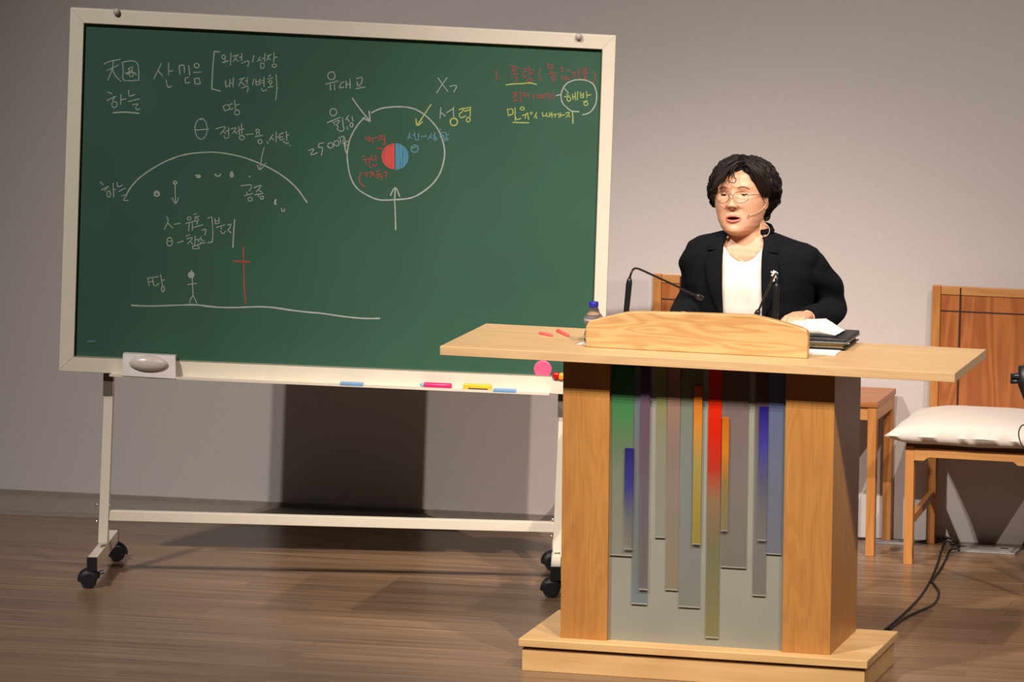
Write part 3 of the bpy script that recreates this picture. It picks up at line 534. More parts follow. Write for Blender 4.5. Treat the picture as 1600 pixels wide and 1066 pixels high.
def traythings():
    Bw = Matrix.Translation(BO) @ Matrix.Rotation(BY, 4, 'Z')
    def at(px0, px1, yd=-.08):
        a, b = bp(px0, 600, yd), bp(px1, 600, yd); return a.x, b.x
    slope = (A_[1].z-A_[0].z)/(A_[1].x-A_[0].x)
    def place(o, px, extra=0):
        x = bp(px, 608, -.08).x; z = A_[0].z+slope*(x-A_[0].x)-.0013+extra; o.parent = None; o.matrix_world = Bw @ Matrix.Translation((x, -.078, z)) @ Matrix.Rotation(-math.atan(slope), 4, 'Y'); return o
    def W_(p0, p1): return bp(p1, 608, -.08).x-bp(p0, 608, -.08).x
    w = W_(656, 706)/2; t = thing('chalk_holder', 'bright pink plastic chalk holder lying on the tray', 'chalk holder')
    obj('barrel', lathe(NB(), [(0, -w+.014), (.0085, -w+.014), (.0095, -w+.02), (.0095, w-.004), (.006, w), (0, w)], axis_matrix((0, 0, .0095), (1, 0, 0)), 20), mat('magenta_plastic', (.62, .02, .15), .3), t, True)
    obj('tip', lathe(NB(), [(0, -w), (.005, -w), (.007, -w+.014), (0, -w+.014)], axis_matrix((0, 0, .0095), (1, 0, 0)), 16), mat('pale_blue_plastic', (.25, .45, .62), .4), t, True); place(t, 681)
    w = W_(723.5, 768.5)/2; t = thing('tray_eraser', 'small yellow board wiper with a black pad on the tray', 'eraser')
    obj('wiper_body', box(NB(), -w, w, -.012, .012, .0, .020), mat('yellow_plastic', (.78, .50, .03), .35), t, bevel=.005)
    obj('wiper_pad', box(NB(), -w*.62, w*.72, -.0145, -.0115, .0005, .007), mat('black_felt', (.02, .018, .015), .9), t); place(t, 746)
    for px, lab in ((550, 'pale blue chalk clip on the tray, left of the pink holder'), (789, 'pale blue chalk clip on the tray, right of the yellow wiper')):
        w = W_(px-18, px+18)/2; t = thing('tray_clip', lab, 'clip', group='pale blue clips on the chalk tray')
        obj('clip_body', box(NB(), -w, w, -.031, .0, .0, .0085), mat('blue_clip_plastic', (.16, .34, .58), .4), t, bevel=.001)
        obj('clip_rim', box(NB(), -w, w, -.0, .004, .0, .0105), mat('pale_clip_plastic', (.55, .62, .62), .4), t); place(t, px)
traythings()
# ------------------------------------------------------------------ chairs
CX, CZs = .475, .455
def make_chair(loc, label):
    t = thing('wooden_chair', label, 'chair', loc, 0, 'wooden chairs along the wall')
    w = .235; yf, yr = -.22, .205          # front / rear leg positions, origin at the seat centre
    for s in (-1, 1):
        x = s*(w-.016)
        obj('front_leg', box(NB(), x-.016, x+.016, yf-.016, yf+.016, 0, .425), M_chair, t, bevel=.0015)
        obj('rear_leg', box(NB(), x-.0155, x+.0155, yr-.018, yr+.018, 0, .46), M_chair, t, bevel=.0015)
        obj('back_post', hexa(NB(), [Vector((x-.0155, yr-.015, .46)), Vector((x+.0155, yr-.015, .46)), Vector((x+.0155, yr+.015, .46)), Vector((x-.0155, yr+.015, .46))],
            [Vector((x-.0155, yr+.003, .94)), Vector((x+.0155, yr+.003, .94)), Vector((x+.0155, yr+.025, .94)), Vector((x-.0155, yr+.025, .94))]), M_chair, t, bevel=.003)
        bm = NB(); box(bm, x-.009, x+.009, yf+.016, yr-.018, .135, .165, lambda v: Vector((v.x, v.y, v.z+(v.y-yf)*.07))); obj('side_stretcher', bm, M_chair, t)
        obj('side_apron', box(NB(), x-.01, x+.01, yf+.016, yr-.018, .375, .42), M_chair, t)
    x0, x1 = -w+.032, w-.032
    q = [(x0, .375), (x0+.035, .375), (x0+.052, .388), (x1-.052, .388), (x1-.035, .375), (x1, .375), (x1, .42), (x0, .42)]
    for y in (yf-.008, yr-.01): obj('apron', hexa(NB(), [Vector((x, y-.01, z)) for x, z in q], [Vector((x, y+.01, z)) for x, z in q]), M_chair_x, t, bevel=.001)
    obj('seat_board', box(NB(), -w+.002, w-.002, yf-.012, yr-.02, .4205, .434), mat('dark_seat_board', (.10, .04, .012), .5), t)
    def bk(x0, x1, z0, z1, d0, d1): 
        return box(NB(), x0, x1, 0, 1, z0, z1, lambda v: Vector((v.x, yr-.008+(v.z-.46)/.48*.02+(d0 if v.y < .5 else d1), v.z)))
    bp0 = bk(x0, x1, .47, .908, 0, .012); obj('back_panel', bp0, M_chair_panel, t)
    obj('top_rail', bk(x0, x1, .908, .938, -.004, .014), M_chair_x, t, bevel=.002)
    gv = x0+.068
    obj('inlay', bk(gv, gv+.006, .47, .934, -.0046, -.0002), M_groove, t, label='dark vertical inlay line')
    obj('inlay', bk(x0, x1, .846, .851, -.0008, .0), M_groove, t, label='dark horizontal inlay line')
    # plump cushion with pinched corners
    rows = []; N = 22; hw, hd = .300, .255; yc = -.045
    for side in (1, -1):
        for j in range(N+1):
            v = -1+2*j/N; rr = []
            for i in range(N+1):
                u = -1+2*i/N; e = max(abs(u), abs(v)); k = 1-.075*(1-abs(v)**2)*(abs(u)**3) ; k2 = 1-.075*(1-abs(u)**2)*(abs(v)**3)
                th = ((1-abs(u)**2.6)*(1-abs(v)**2.6))**.5
                z = .474 + side*(th*.060 if side > 0 else min(.036, th**.6*.055))+.003*noise.noise(Vector((u*3, v*3, side)))-.006*(e > .99)
                rr.append(Vector((u*hw*k, yc+v*hd*k2, z)))
            rows.append(rr)
    bm = NB(); grid(bm, rows[:N+1], False, False); grid(bm, rows[N+1:], False, False); bmesh.ops.remove_doubles(bm, verts=bm.verts, dist=.0006)
    obj('seat_cushion', bm, mat('cream_wool', (.74, .66, .58), .9, var=.04, scale=220, bump=.5, sheen=.2), t, True)
    return t
ch = make_chair((.482, 2.435, 0), 'light wooden chair with a thick cream cushion at the right of the side table')
c2 = copy_tree(ch); c2.location = (-.545, 2.405, 0); tag(c2, 'wooden chair behind the lectern, its back showing left of the speaker')
# ------------------------------------------------------------------ side table between the chairs
st = thing('side_table', 'small square wooden side table between lectern and cushioned chair', 'table', (-.09, 2.47, 0))
zt = ony(1371, 629, 2.30).z
xr = .125; xl = -.14; y0, y1 = -.155, .165
for x in (xl+.002, xr+.068):
    for y in (y0+.012, y1-.012): obj('leg', box(NB(), x-.016, x+.016, y-.016, y+.016, 0, zt-.022), M_chair, st, bevel=.0015)
xx0, xx1 = xl-.014, xr+.084
obj('table_board', box(NB(), xx0-.004, xx1+.004, y0-.008, y1+.006, zt-.0215, zt), wood('cherry_top', (.48, .20, .075), (.32, .11, .03), 'X', contrast=.4), st, bevel=.0015)
obj('apron', box(NB(), xx0+.032, xx1-.032, y0, y0+.018, zt-.068, zt-.022), M_chair_x, st); obj('apron', box(NB(), xx0+.032, xx1-.032, y1-.018, y1, zt-.068, zt-.022), M_chair_x, st)
for x in (xx0, xx1-.018): obj('apron', box(NB(), x, x+.018, y0+.028, y1-.028, zt-.068, zt-.022), M_chair_x, st)
# ------------------------------------------------------------------ floor sockets and cables
def socket(quad, lab, closed):
    P = [onz(*q, 0) for q in quad]; c = sum(P, Vector())/4; t = thing('floor_socket_box', lab, 'floor socket', (c.x, c.y, 0)); L_ = [Vector((p.x-c.x, p.y-c.y, 0)) for p in P]
    obj('socket_frame', hexa(NB(), L_, [p+Vector((0, 0, .005)) for p in L_]), mat('brushed_steel', (.42, .42, .40), .35, .6, var=.2, scale=40), t, bevel=.001)
    I = [p*.82 for p in L_]; obj('socket_lid', hexa(NB(), [p+Vector((0, 0, .0052)) for p in I], [p+Vector((0, 0, .008)) for p in I]), mat('lid_metal', (.30, .28, .26), .4, .3, var=.3, scale=25), t, bevel=.001)
    for k in (.25, -.45):
        o_ = (L_[1]-L_[0])*k; q = [p*.12+o_ for p in L_]; obj('lid_latch', hexa(NB(), [p+Vector((0, 0, .0081)) for p in q], [p+Vector((0, 0, .0095)) for p in q]), M_black, t)
    return t
socket([(1492, 862), (1586, 867.5), (1598, 857), (1508, 851.5)], 'flat metal floor socket box at the wall right of the lectern', True)
socket([(1352, 849), (1424, 853), (1430, 848.5), (1360, 844.8)], 'flat metal floor socket box under the side table', True)
def cable(pts, r, lab, z=None):
    P = []
    for i, p in enumerate(pts):
        q = onz(p[0], p[1], r+(p[2] if len(p) > 2 else 0)); P.append(q)
    c = Vector((P[0].x, P[0].y, 0)); o = obj('power_cable', tube(NB(), [p-c for p in smoothpath(P, 6)], r, 8), mat('cable_rubber', (.010, .010, .011), .5), smooth=True); o.location = c
    return tag(o, lab, 'cable', 'black cables on the stage floor')
cable([(1499, 856, .012), (1488, 849, .04), (1478, 846.5, .03), (1472, 858), (1466, 878), (1455, 905), (1440, 930), (1422, 950), (1402, 968), (1383, 984)], .0042, 'black cable running nearly straight from the socket to the lectern plinth')
cable([(1499, 860, .010), (1490, 857, .03), (1483, 862, .008), (1478, 874), (1468, 892), (1457, 908), (1460, 914), (1467, 925), (1464, 938), (1455, 947), (1432, 957), (1410, 968), (1389, 984)], .0042, 'black cable that bulges out to the right before reaching the plinth')
cable([(1500, 853, .02), (1488, 843, .03), (1474, 841.5, .006), (1462, 842.5, .004), (1440, 846), (1410, 845), (1380, 843.2), (1350, 841.5), (1330, 840.5)], .0042, 'black cable lying along the foot of the wall behind the side table')
cable([(1500, 851, .02), (1486, 842, .045), (1470, 838, .03), (1458, 838.5, .02)], .0035, 'short black cable looping up behind the chair leg')
# ------------------------------------------------------------------ black stand at the right edge
ys = 1.55; q = ony(1599.5, 590, ys)-Vector((.01, 0, 0)); sd = thing('music_stand', 'black metal stand cut off by the right edge, before the cushioned chair', 'stand', (q.x+.01, ys, 0))
zc = q.z; 
obj('stand_column', tube(NB(), [(.145, 0, .015), (.085, 0, zc-.33), (.036, 0, zc-.12), (.004, 0, zc-.02), (-.0, 0, zc+.040)], [.011, .012, .015, .024, .020], 20), M_black, sd, True)
bm = NB(); tube(bm, [(-.0, 0, zc+.003), (-.020, -.005, zc+.004), (-.043, -.008, zc+.003)], [.012, .011, .010], 16); tube(bm, [(-.012, 0, zc-.013), (-.044, -.008, zc-.015)], .008, 14)
obj('clamp_knob', bm, mat('knob_black', (.02, .02, .022), .25), sd, True)
obj('round_base', lathe(NB(), [(0, 0), (.105, 0), (.11, .006), (.10, .014), (.02, .022), (0, .022)], Matrix.Translation((.147, 0, 0)), 40), M_black, sd, True)
P = [ony(x, y, ys-.01)-Vector((q.x+.01, ys, 0)) for x, y in ((1602, 664), (1597, 665), (1592.5, 672), (1592, 682), (1596, 694), (1602, 703))]
obj('stand_cable', tube(NB(), smoothpath(P, 6), .0022, 8), M_black, sd, True)
# ------------------------------------------------------------------ the speaker
ORG = Vector((0, .88, 0)); per = thing('person', 'woman in a dark jacket and white blouse with glasses, leaning on the lectern and speaking', 'person', ORG)
M_skin = mat('skin', (.68, .36, .22), .5, var=.035, scale=70, sss=.08)
M_hair = mat('black_hair', (.010, .007, .006), .6, var=.4, scale=120)
M_hair.node_tree.nodes['Principled BSDF'].inputs['Specular IOR Level'].default_value = .3
M_jack = mat('navy_wool', (.0065, .0068, .0095), .95, var=.2, scale=300, bump=.3); M_jack.node_tree.nodes['Principled BSDF'].inputs['Specular IOR Level'].default_value = .12
M_shirt = mat('white_blouse_cloth', (.86, .80, .72), .85, var=.02, scale=40, bump=.15)
HO = Vector((-.023, .735, 1.337)); HR = Matrix.Rotation(radians(-4), 4, 'Z') @ Matrix.Rotation(radians(-5), 4, 'X') @ Matrix.Rotation(radians(-3.0), 4, 'Y')
HM = Matrix.Translation(HO) @ HR
HT = [(0, .020, .074, .028), (.006, .040, .082, .012), (.016, .053, .087, .0), (.032, .064, .089, .02), (.054, .073, .0885, .05), (.08, .079, .0875, .07), (.11, .0825, .0875, .085), (.135, .0815, .0865, .095), (.16, .082, .088, .10),
      (.19, .079, .083, .099), (.212, .070, .068, .088), (.23, .052, .045, .065), (.240, .03, .024, .038), (.2435, .008, .006, .01)]
HE = 2.25
def G(x, s): return exp(-(x/s)**2)
def disp(x, z):
    """outward bulge of the face"""
    d = 0.0; ax = abs(x)
    t = max(0, min(1, (.150-z)/.052)); ridge = (.004+.022*t**1.3) if z > .098 else max(0, .026*(1-((.098-z)/.013)**2)) if z > .085 else 0
    d += ridge*G(x, .0085+.005*t)
    d += .011*G(ax-.0145, .0075)*G(z-.0945, .0085)
    d -= .010*G(ax-.031, .017)*G(z-.133, .0115)
    d += .003*G(ax-.03, .022)*G(z-.156, .008)
    d += .0055*G(ax-.044, .022)*G(z-.098, .022)
    d += .0045*G(x, .026)*G(z-.056, .020)
    d -= .0022*G(ax-.030-(.095-z)*.25, .005)*G(z-.075, .02)
    d -= .013*G(x, .0165)*G(z-.0535, .0052)
    d -= .003*G(x, .022)*G(z-.0345, .006)
    d += .0055*G(x, .020)*G(z-.016, .013)
    d -= .0015*G(x, .004)*G(z-.073, .010)
    return d
def front_y(x, z):
    a, f, b = lerp_table(HT, z); k = min(.999, abs(x/a)); return -f*(1-k**HE)**(1/HE)-disp(x, z)
def HP(x, z, off=0.0): return Vector((x, front_y(x, z)-off, z))
W2 = lambda p: (HM @ Vector(p))-ORG
def head_rows():
    rows = []; N = 132; nz = 104
    for j in range(nz):
        z = .2435*(1-cos(pi*j/(nz-1)))/2*.35+.2435*j/(nz-1)*.65
        a, f, b = lerp_table(HT, z); r = []
        for k in range(N):
            th = 2*pi*k/N; c, s = cos(th), sin(th); e = 2/HE
            x = a*math.copysign(abs(c)**e, c); y = (f if s < 0 else b)*math.copysign(abs(s)**e, s)
            if s < 0: y -= disp(x, z)*min(1, (-s)*1.8)
            r.append(W2((x, y, z)))
        rows.append(r)
    return rows
TT_ = [(.74, 0, .885, .205, .135), (.82, 0, .885, .205, .135), (.92, 0, .87, .190, .125), (1.00, 0, .845, .183, .120), (1.10, 0, .812, .190, .122), (1.18, 0, .788, .200, .114), (1.235, .003, .775, .212, .102), (1.27, .004, .77, .214, .094),
       (1.295, .005, .768, .206, .084), (1.315, .005, .766, .176, .074), (1.332, .004, .764, .112, .066), (1.345, .003, .763, .068, .056)]
TE = 2.5
def torso_rows(sc=1.0, off=0.0, z0=.76, z1=1.345, n=72, m=60):
    rows = []
    for j in range(m):
        z = z0+(z1-z0)*j/(m-1); cx, cy, a, b = lerp_table(TT_, z); a = a*sc+off; b = b*sc+off; r = []
        for k in range(n):
            th = 2*pi*k/n; c, s = cos(th), sin(th); e = 2/TE; x = cx+a*math.copysign(abs(c)**e, c); y = cy+b*math.copysign(abs(s)**e, s)
            r.append(Vector((x, y, z-.040*x*min(1, max(0, (z-1.1)/.15))))-ORG)
        rows.append(r)
    return rows
def torso_front(x, z, off=0.0):
    zz = z+.040*x*min(1, max(0, (z-1.1)/.15)); cx, cy, a, b = lerp_table(TT_, zz); a += off; b += off; k = min(.999, abs((x-cx)/a)); return cy-b*(1-k**TE)**(1/TE)
AL_ = [(.160, .77, 1.262), (.196, .785, 1.232), (.232, .835, 1.175), (.252, .875, 1.105), (.252, .80, 1.080), (.245, .70, 1.083), (.228, .60, 1.092)]
AR_ = [(-.145, .77, 1.276), (-.180, .785, 1.245), (-.196, .83, 1.19), (-.212, .875, 1.115), (-.222, .80, 1.080), (-.200, .69, 1.068), (-.178, .585, 1.072)]
sub = lambda P: [Vector(p)-ORG for p in P]
def hand(bm, wrist, side, curl=.5, aim=(0, -1, 0), up_=(0, 0, 1)):
    wv = Vector(wrist)-ORG; f = Vector(aim).normalized(); u = Vector(up_); r = f.cross(u).normalized(); u = r.cross(f).normalized()   # r points to the hand's right
    q = lambda a, b, c: wv+f*a+r*b*side+u*c
    for k, (w0, L_) in enumerate(((-.028, .030), (-.010, .033), (.009, .031), (.026, .025))):     # palm bones then fingers
        kn = q(.082-.004*abs(k-1), w0, .004)
        tube(bm, [q(0, w0*.45, 0), q(.04, w0*.85, .002), kn], [.015, .0155, .0115], 10)
        tube(bm, smoothpath([kn, kn+f*L_+u*.002, kn+f*L_*1.7-u*.010*curl*2, kn+f*L_*2.15-u*.026*curl*2], 3), [.0105, .0092, .0085, .0065], 10)
    tube(bm, smoothpath([q(.012, -.020, -.002), q(.040, -.042, -.006), q(.066, -.050, -.010), q(.086, -.048, -.014)], 3), [.015, .0125, .0105, .0075], 10)
bm = NB()
grid(bm, head_rows())
tube(bm, smoothpath([W2((0, .03, .10)), W2((0, .020, .03)), Vector((.0, .775, 1.335))-ORG, Vector((.0, .775, 1.25))-ORG], 4), [.062, .0585, .061, .075], 28)
grid(bm, torso_rows(.93, 0))
for P in (AL_, AR_): tube(bm, smoothpath(sub(P), 4), [.05, .05, .045, .041, .040, .036, .028], 16)
hand(bm, (.226, .585, 1.104), -1, .5, (-.12, -1, -.02)); hand(bm, (-.177, .575, 1.080), 1, .4, (.25, -1, -.10))
for s in (-1, 1):
    tube(bm, smoothpath(sub([(s*.09, .885, .86), (s*.10, .88, .68), (s*.105, .87, .46), (s*.11, .895, .25), (s*.11, .91, .10)]), 4), [.095, .085, .055, .052, .036], 18)
    tube(bm, smoothpath(sub([(s*.11, .925, .045), (s*.115, .87, .045), (s*.12, .79, .03)]), 3), [.036, .04, .028], 14)
# ear on the camera side and the other
for s in (-1, 1):
    P = [W2((s*(.080+.010*sin(t)*.5+.004), .018+.0135*cos(t), .112+.026*sin(t))) for t in [2*pi*k/14 for k in range(14)]]
    tube(bm, P, .0045, 8, closed=True)
    bmesh.ops.create_uvsphere(bm, u_segments=14, v_segments=10, radius=1, matrix=Matrix.Translation(W2((s*.081, .018, .112))) @ HR @ Matrix.Diagonal((.006, .013, .024, 1)))
    bmesh.ops.create_uvsphere(bm, u_segments=12, v_segments=8, radius=1, matrix=Matrix.Translation(W2((s*.0815, .010, .090))) @ HR @ Matrix.Diagonal((.0055, .007, .009, 1)))
body = obj('body', bm, M_skin, per, True)
rm = body.modifiers.new('r', 'REMESH'); rm.mode = 'VOXEL'; rm.voxel_size = .0030; rm.use_smooth_shade = True
sm = body.modifiers.new('s', 'SMOOTH'); sm.factor = .5; sm.iterations = 2
bake(body)
# ---- face parts
eye_w = mat('eye_white', (.62, .55, .50), .25); eye_i = mat('dark_iris', (.015, .009, .007), .12); M_lip = mat('lip_colour', (.66, .17, .13), .38, var=.05); M_lash = mat('lash_dark', (.03, .016, .012), .7)
M_brow = mat('brow_hair', (.33, .18, .115), .8); M_mouth = mat('mouth_inside', (.010, .002, .002), 1.0); M_mouth.node_tree.nodes['Principled BSDF'].inputs['Specular IOR Level'].default_value = 0
for s in (-1, 1):
    ex, ez = s*.0315, .131; R_ = .0125; ey = front_y(ex, ez)+R_-.0035; c = Vector((ex, ey, ez))
    bm = NB(); bmesh.ops.create_uvsphere(bm, u_segments=24, v_segments=16, radius=R_, matrix=Matrix.Translation(W2(c))); eb = obj('eyeball', bm, eye_w, per, True)
    g = Vector((-.12, -1, -.10)).normalized(); bm = NB()
    lathe(bm, [(0, R_*1.012), (.0035, R_*.985), (.0062, R_*.885), (.0062, R_*.86), (0, R_*.86)], Matrix.Translation(W2(c)) @ (HR @ g).to_track_quat('Z', 'Y').to_matrix().to_4x4(), 20); obj('iris', bm, eye_i, eb, True)
    def lid(e0, e1, rr, nm):
        rows = []
        for j in range(7):
            e = radians(e0+(e1-e0)*j/6); row = []
            for k in range(17):
                az = radians(-78+156*k/16); el = e*(1-.35*(abs(k-8)/8)**2) if nm == 'upper' else e*(1-.2*(abs(k-8)/8)**2)
                row.append(W2(c+Vector((rr*1.12*sin(az)*cos(el*.5), -rr*cos(az)*cos(el), rr*sin(el)))))
            rows.append(row)
        bm = NB(); grid(bm, rows, False, False); return obj('eyelid', bm, M_skin, per, True), rows
    _, ru = lid(9, 80, R_*1.09, 'upper'); _, rl = lid(-12, -75, R_*1.08, 'lower')
    obj('eyelashes', tube(NB(), ru[0], [.0006]+[.0015]*5+[.0006], 6), M_lash, per, True)
    P = [HP(s*x, z, .0008) for x, z in ((.017, .1545), (.026, .158), (.036, .1585), (.047, .154), (.052, .150))]
    obj('eyebrow', tube(NB(), [W2(p) for p in smoothpath(P, 4)], [.0014, .0024, .0022, .0012], 8, sx=.5), M_brow, per, True)
def lipmesh(top, bot, nm, bulge):
    """top/bot: functions of u in -1..1 giving z; closed pillow"""
    rows = []
    for j in range(9):
        v = j/8; row = []
        for k in range(25):
            u = -1+2*k/24; x = .0265*u; zt, zb = top(u), bot(u); z = zb+(zt-zb)*v; row.append(W2(HP(x, z, .0004+bulge*sin(pi*v)*(1-u*u)**.5) if True else None))
        rows.append(row)
    bm = NB(); grid(bm, rows, False, False); return obj(nm, bm, M_lip, per, True)
def fy0(x, z): return front_y(x, z)
_old = disp
def disp(x, z): return _old(x, z)+.013*G(x, .0165)*G(z-.0535, .0052)      # lips close over the hollow of the open mouth
op = lambda u: .0050*(1-abs(u/.86)**2.2) if abs(u) < .86 else 0
lipmesh(lambda u: .0570+.0100*(1-u*u)**.6+.0012*G(abs(u)-.25, .2)-.0014*G(u, .12), lambda u: .0555+op(u)*.9, 'upper_lip', .0035)
lipmesh(lambda u: .0545-op(u)*.8, lambda u: .0525-.0125*(1-u*u)**.6, 'lower_lip', .0045)
rows = []
for j in range(5):
    rows.append([W2(HP(.0225*(-1+2*k/16), .0552+(1-2*j/4)*op(.86*(-1+2*k/16)), -.0018)) for k in range(17)])
bm = NB(); grid(bm, rows, False, False); obj('mouth_opening', bm, M_mouth, per, True)
disp = _old
for s in (-1, 1):
    bm = NB(); bmesh.ops.create_uvsphere(bm, u_segments=10, v_segments=6, radius=1, matrix=Matrix.Translation(W2(HP(s*.0085, .0875, .001))) @ HR @ Matrix.Diagonal((.0040, .0035, .0016, 1))); obj('nostril', bm, mat('nostril_dark', (.09, .03, .02), .8), per, True)
# ---- glasses
gl = bpy.data.objects.new('glasses', None); COL.objects.link(gl); gl.parent = per; gl.empty_display_size = .02; gl['label'] = 'thin brown wire-rimmed glasses'
M_wire = mat('wire_brown', (.13, .06, .035), .3, .7)
yl = -.112
for s in (-1, 1):
    P = [W2((s*.0315+.0245*cos(t)*(1+.04*cos(2*t)), yl+.010*((s*.0315+.0245*cos(t))/.06)**2, .1235+.0195*sin(t)*(1+.06*cos(2*t)))) for t in [2*pi*k/28 for k in range(28)]]
    obj('lens_rim', tube(NB(), P, .00085, 8, closed=True), M_wire, gl, True)
    bm = NB(); v = [bm.verts.new(p) for p in P]; bm.faces.new(v); g = bmesh.ops.extrude_face_region(bm, geom=list(bm.faces))
    for q in g['geom']:
        if isinstance(q, bmesh.types.BMVert): q.co += (HR.to_3x3() @ Vector((0, .0008, 0)))
    m = mat('lens_glass', (.05, .05, .05), .05, alpha=.04); obj('lens', bm, m, gl)
    obj('temple', tube(NB(), [W2(p) for p in smoothpath([(s*.0560, yl+.009, .130), (s*.068, yl+.030, .131), (s*.083, -.03, .130), (s*.086, .012, .128), (s*.087, .03, .112)], 4)], .0010, 8), M_wire, gl, True)
obj('bridge', tube(NB(), [W2(p) for p in smoothpath([(-.0080, yl+.001, .127), (-.006, yl-.003, .132), (0, yl-.004, .134), (.006, yl-.003, .132), (.0080, yl+.001, .127)], 4)], .0010, 8), M_wire, gl, True)
# ---- hair
ZH = [(-180, .045), (-125, .06), (-95, .085), (-72, .110), (-58, .117), (-44, .135), (-30, .176), (-14, .196), (0, .207), (14, .210), (28, .196), (42, .172), (55, .148), (68, .128), (84, .132), (97, .120), (108, .060), (130, .045), (180, .045)]
HC = Vector((.005, .024, .150)); HRad = (.112, .112, .106)
def zh(ph):
    for a, b in zip(ZH, ZH[1:]):
        if ph <= b[0]: t = (ph-a[0])/(b[0]-a[0]); return a[1]+(b[1]-a[1])*t
    return ZH[-1][1]
def hair_pt(ph, el, k=1.0):
    """point of the hair's outer surface in head space: ph from the face towards the camera side"""
    d = Vector((sin(ph)*cos(el), -cos(ph)*cos(el), sin(el)))
    ry = HRad[1]*(1.02+.15*max(0, -d.y)**.7*(1 if d.y < 0 else 0)); rz = HRad[2] if d.z > 0 else .130
    n = .006*noise.noise(d*2.6+Vector((3, 1, 5)))+.0045*noise.noise(d*7)+.0025*noise.noise(d*17)
    p = HC+Vector((d.x*HRad[0], d.y*ry, d.z*rz))*k+d*n
    if p.z < .11: q = (.11-p.z); p.x *= 1-q*2.0; p.y -= q*.15
    return p, d
rows = []
for j in range(70):
    el = radians(-62+152*j/69); r = []
    for k in range(110):
        ph = -pi+2*pi*k/110; p, d = hair_pt(ph, el); z = p.z; t = max(0, min(1, (z-zh(math.degrees(ph)))/.014+.25)); t = t*t*(3-2*t)
        inn = Vector((0, .005, .13))+Vector((d.x*.070, d.y*.078, d.z*.10)); r.append(W2(inn.lerp(p, t)))
    rows.append(r)
bm = NB(); grid(bm, rows)
random.seed(11)
def lock(bm, ph0, el0, dph, dele, n, r0, wave, k0=1.0):
    P = []; f = random.uniform(0, 6)
    for i in range(n+1):
        t = i/n; ph = ph0+dph*t+wave*sin(t*7+f); el = el0+dele*t; p, d = hair_pt(ph, el, k0)
        if p.z < zh(math.degrees((ph+pi) % (2*pi)-pi))+.004: break
        P.append(W2(p+d*(.0012+.0035*sin(pi*t)*random.uniform(.6, 1))))
    if len(P) > 3: tube(bm, smoothpath(P, 2), [r0*.5, r0, r0, r0*.25], 6)
for i in range(90):
    ph = random.uniform(.25, 1.5); lock(bm, ph, radians(random.uniform(10, 62)), random.uniform(.25, .7), -random.uniform(.35, .8), 10, random.uniform(.003, .0055), .06)
for i in range(620):
    ph = random.uniform(-pi, pi); el = radians(random.uniform(-45, 80)); side = 1 if ph > .15 else -1
    lock(bm, ph, el, side*random.uniform(.1, .6)*(1 if abs(ph) < 1.4 else .25), -random.uniform(.25, .6), 9, random.uniform(.0022, .0048), .05)
# fringe swept to her right, one thin loose curl, and the sweep over the left temple
def px_lock(pts, r):
    P = [ony(x, y, yy+.012)-ORG for x, y, yy in pts]; tube(bm, smoothpath(P, 5), r, 7)
for k in range(9):
    o_ = k*2.2
    px_lock([(1166-o_*.4, 252+o_*.3, .665), (1152-o_, 254+o_*.6, .645), (1141-o_*1.1, 262+o_*.9, .638), (1133-o_*1.0, 274+o_*.9, .634), (1131-o_*.9, 286+o_*.6, .636)], [.003, .0055, .0055, .0035, .001])
px_lock([(1152, 258, .64), (1146, 266, .634), (1147, 275, .629), (1150, 281, .628), (1147, 286, .628), (1140, 284, .629), (1135, 282, .631)], [.003, .0028, .0016, .0014, .0012, .0008])
px_lock([(1150, 256, .64), (1143, 264, .634), (1143, 273, .629), (1148, 281, .628)], [.003, .003, .002, .0008])
rj = lambda v: random.uniform(-v, v)
for k in range(18):
    o_ = k*1.1
    px_lock([(1153-o_*.3+rj(2), 249+o_*.3, .672), (1140-o_*.5+rj(2), 254+o_*.6, .652), (1128-o_*.5+rj(2), 263+o_*.6, .650), (1119-o_*.35+rj(2), 277+o_*.4, .662), (1113-o_*.1+rj(2), 296+rj(4), .685)], [.003, .0048, .0048, .0036, .0010])
for k in range(20):
    o_ = k*1.15
    px_lock([(1163+o_*.5, 251+o_*.2+rj(1), .664), (1171+o_*.7+rj(1.5), 260+o_*.3+rj(1.5), .655-.004*random.random()), (1178+o_*.75+rj(1.5), 272+o_*.3, .658-.005*random.random()), (1186+o_*.65+rj(2), 288+o_*.2, .672), (1190+o_*.5+rj(2), 305+rj(3), .692)], [.0025, .0042, .0042, .0032, .0008])
for k in range(16):
    px_lock([(1197+rj(3), 322+rj(4), .785), (1200+rj(3), 332+rj(3), .785), (1197+rj(4), 340+rj(3), .78), (1192+rj(5), 344+rj(3), .775), (1189+rj(6), 341+rj(4), .77)], [.0025, .0034, .003, .0024, .0007])
obj('hair', bm, M_hair, per, True)
# ---- jacket: one remeshed shell with sleeves, opened at the front
bm = NB(); grid(bm, torso_rows(1.0, .012, z0=.80))
for P, k in ((AL_, 1), (AR_, -1)):
    tube(bm, smoothpath(sub(P[:-1]+[tuple(Vector(P[-1])*1.0+Vector(P[-2])*.0)]), 5), [.050, .056, .052, .049, .048, .044, .040], 24)
jk = obj('jacket', bm, M_jack, per, True)
rm = jk.modifiers.new('r', 'REMESH'); rm.mode = 'VOXEL'; rm.voxel_size = .0045; sm = jk.modifiers.new('s', 'SMOOTH'); sm.factor = .5; sm.iterations = 4
bake(jk)
XL = lambda z: -.066-.0 if z > 1.2 else -.066-(1.2-z)*.03
XA, XB_ = -.0695, .0645
bm = NB(); bm.from_mesh(jk.data)
for v in bm.verts:       # soft cloth folds on sleeves and sides
    p = v.co+ORG; s = min(1, max(0, (abs(p.x)-.15)/.06)); w = Vector((p.x*5, p.y*5, p.z*22+abs(p.x)*14)); v.co += v.normal*(.010*s*noise.noise(w)+.0015*noise.noise(p*14))
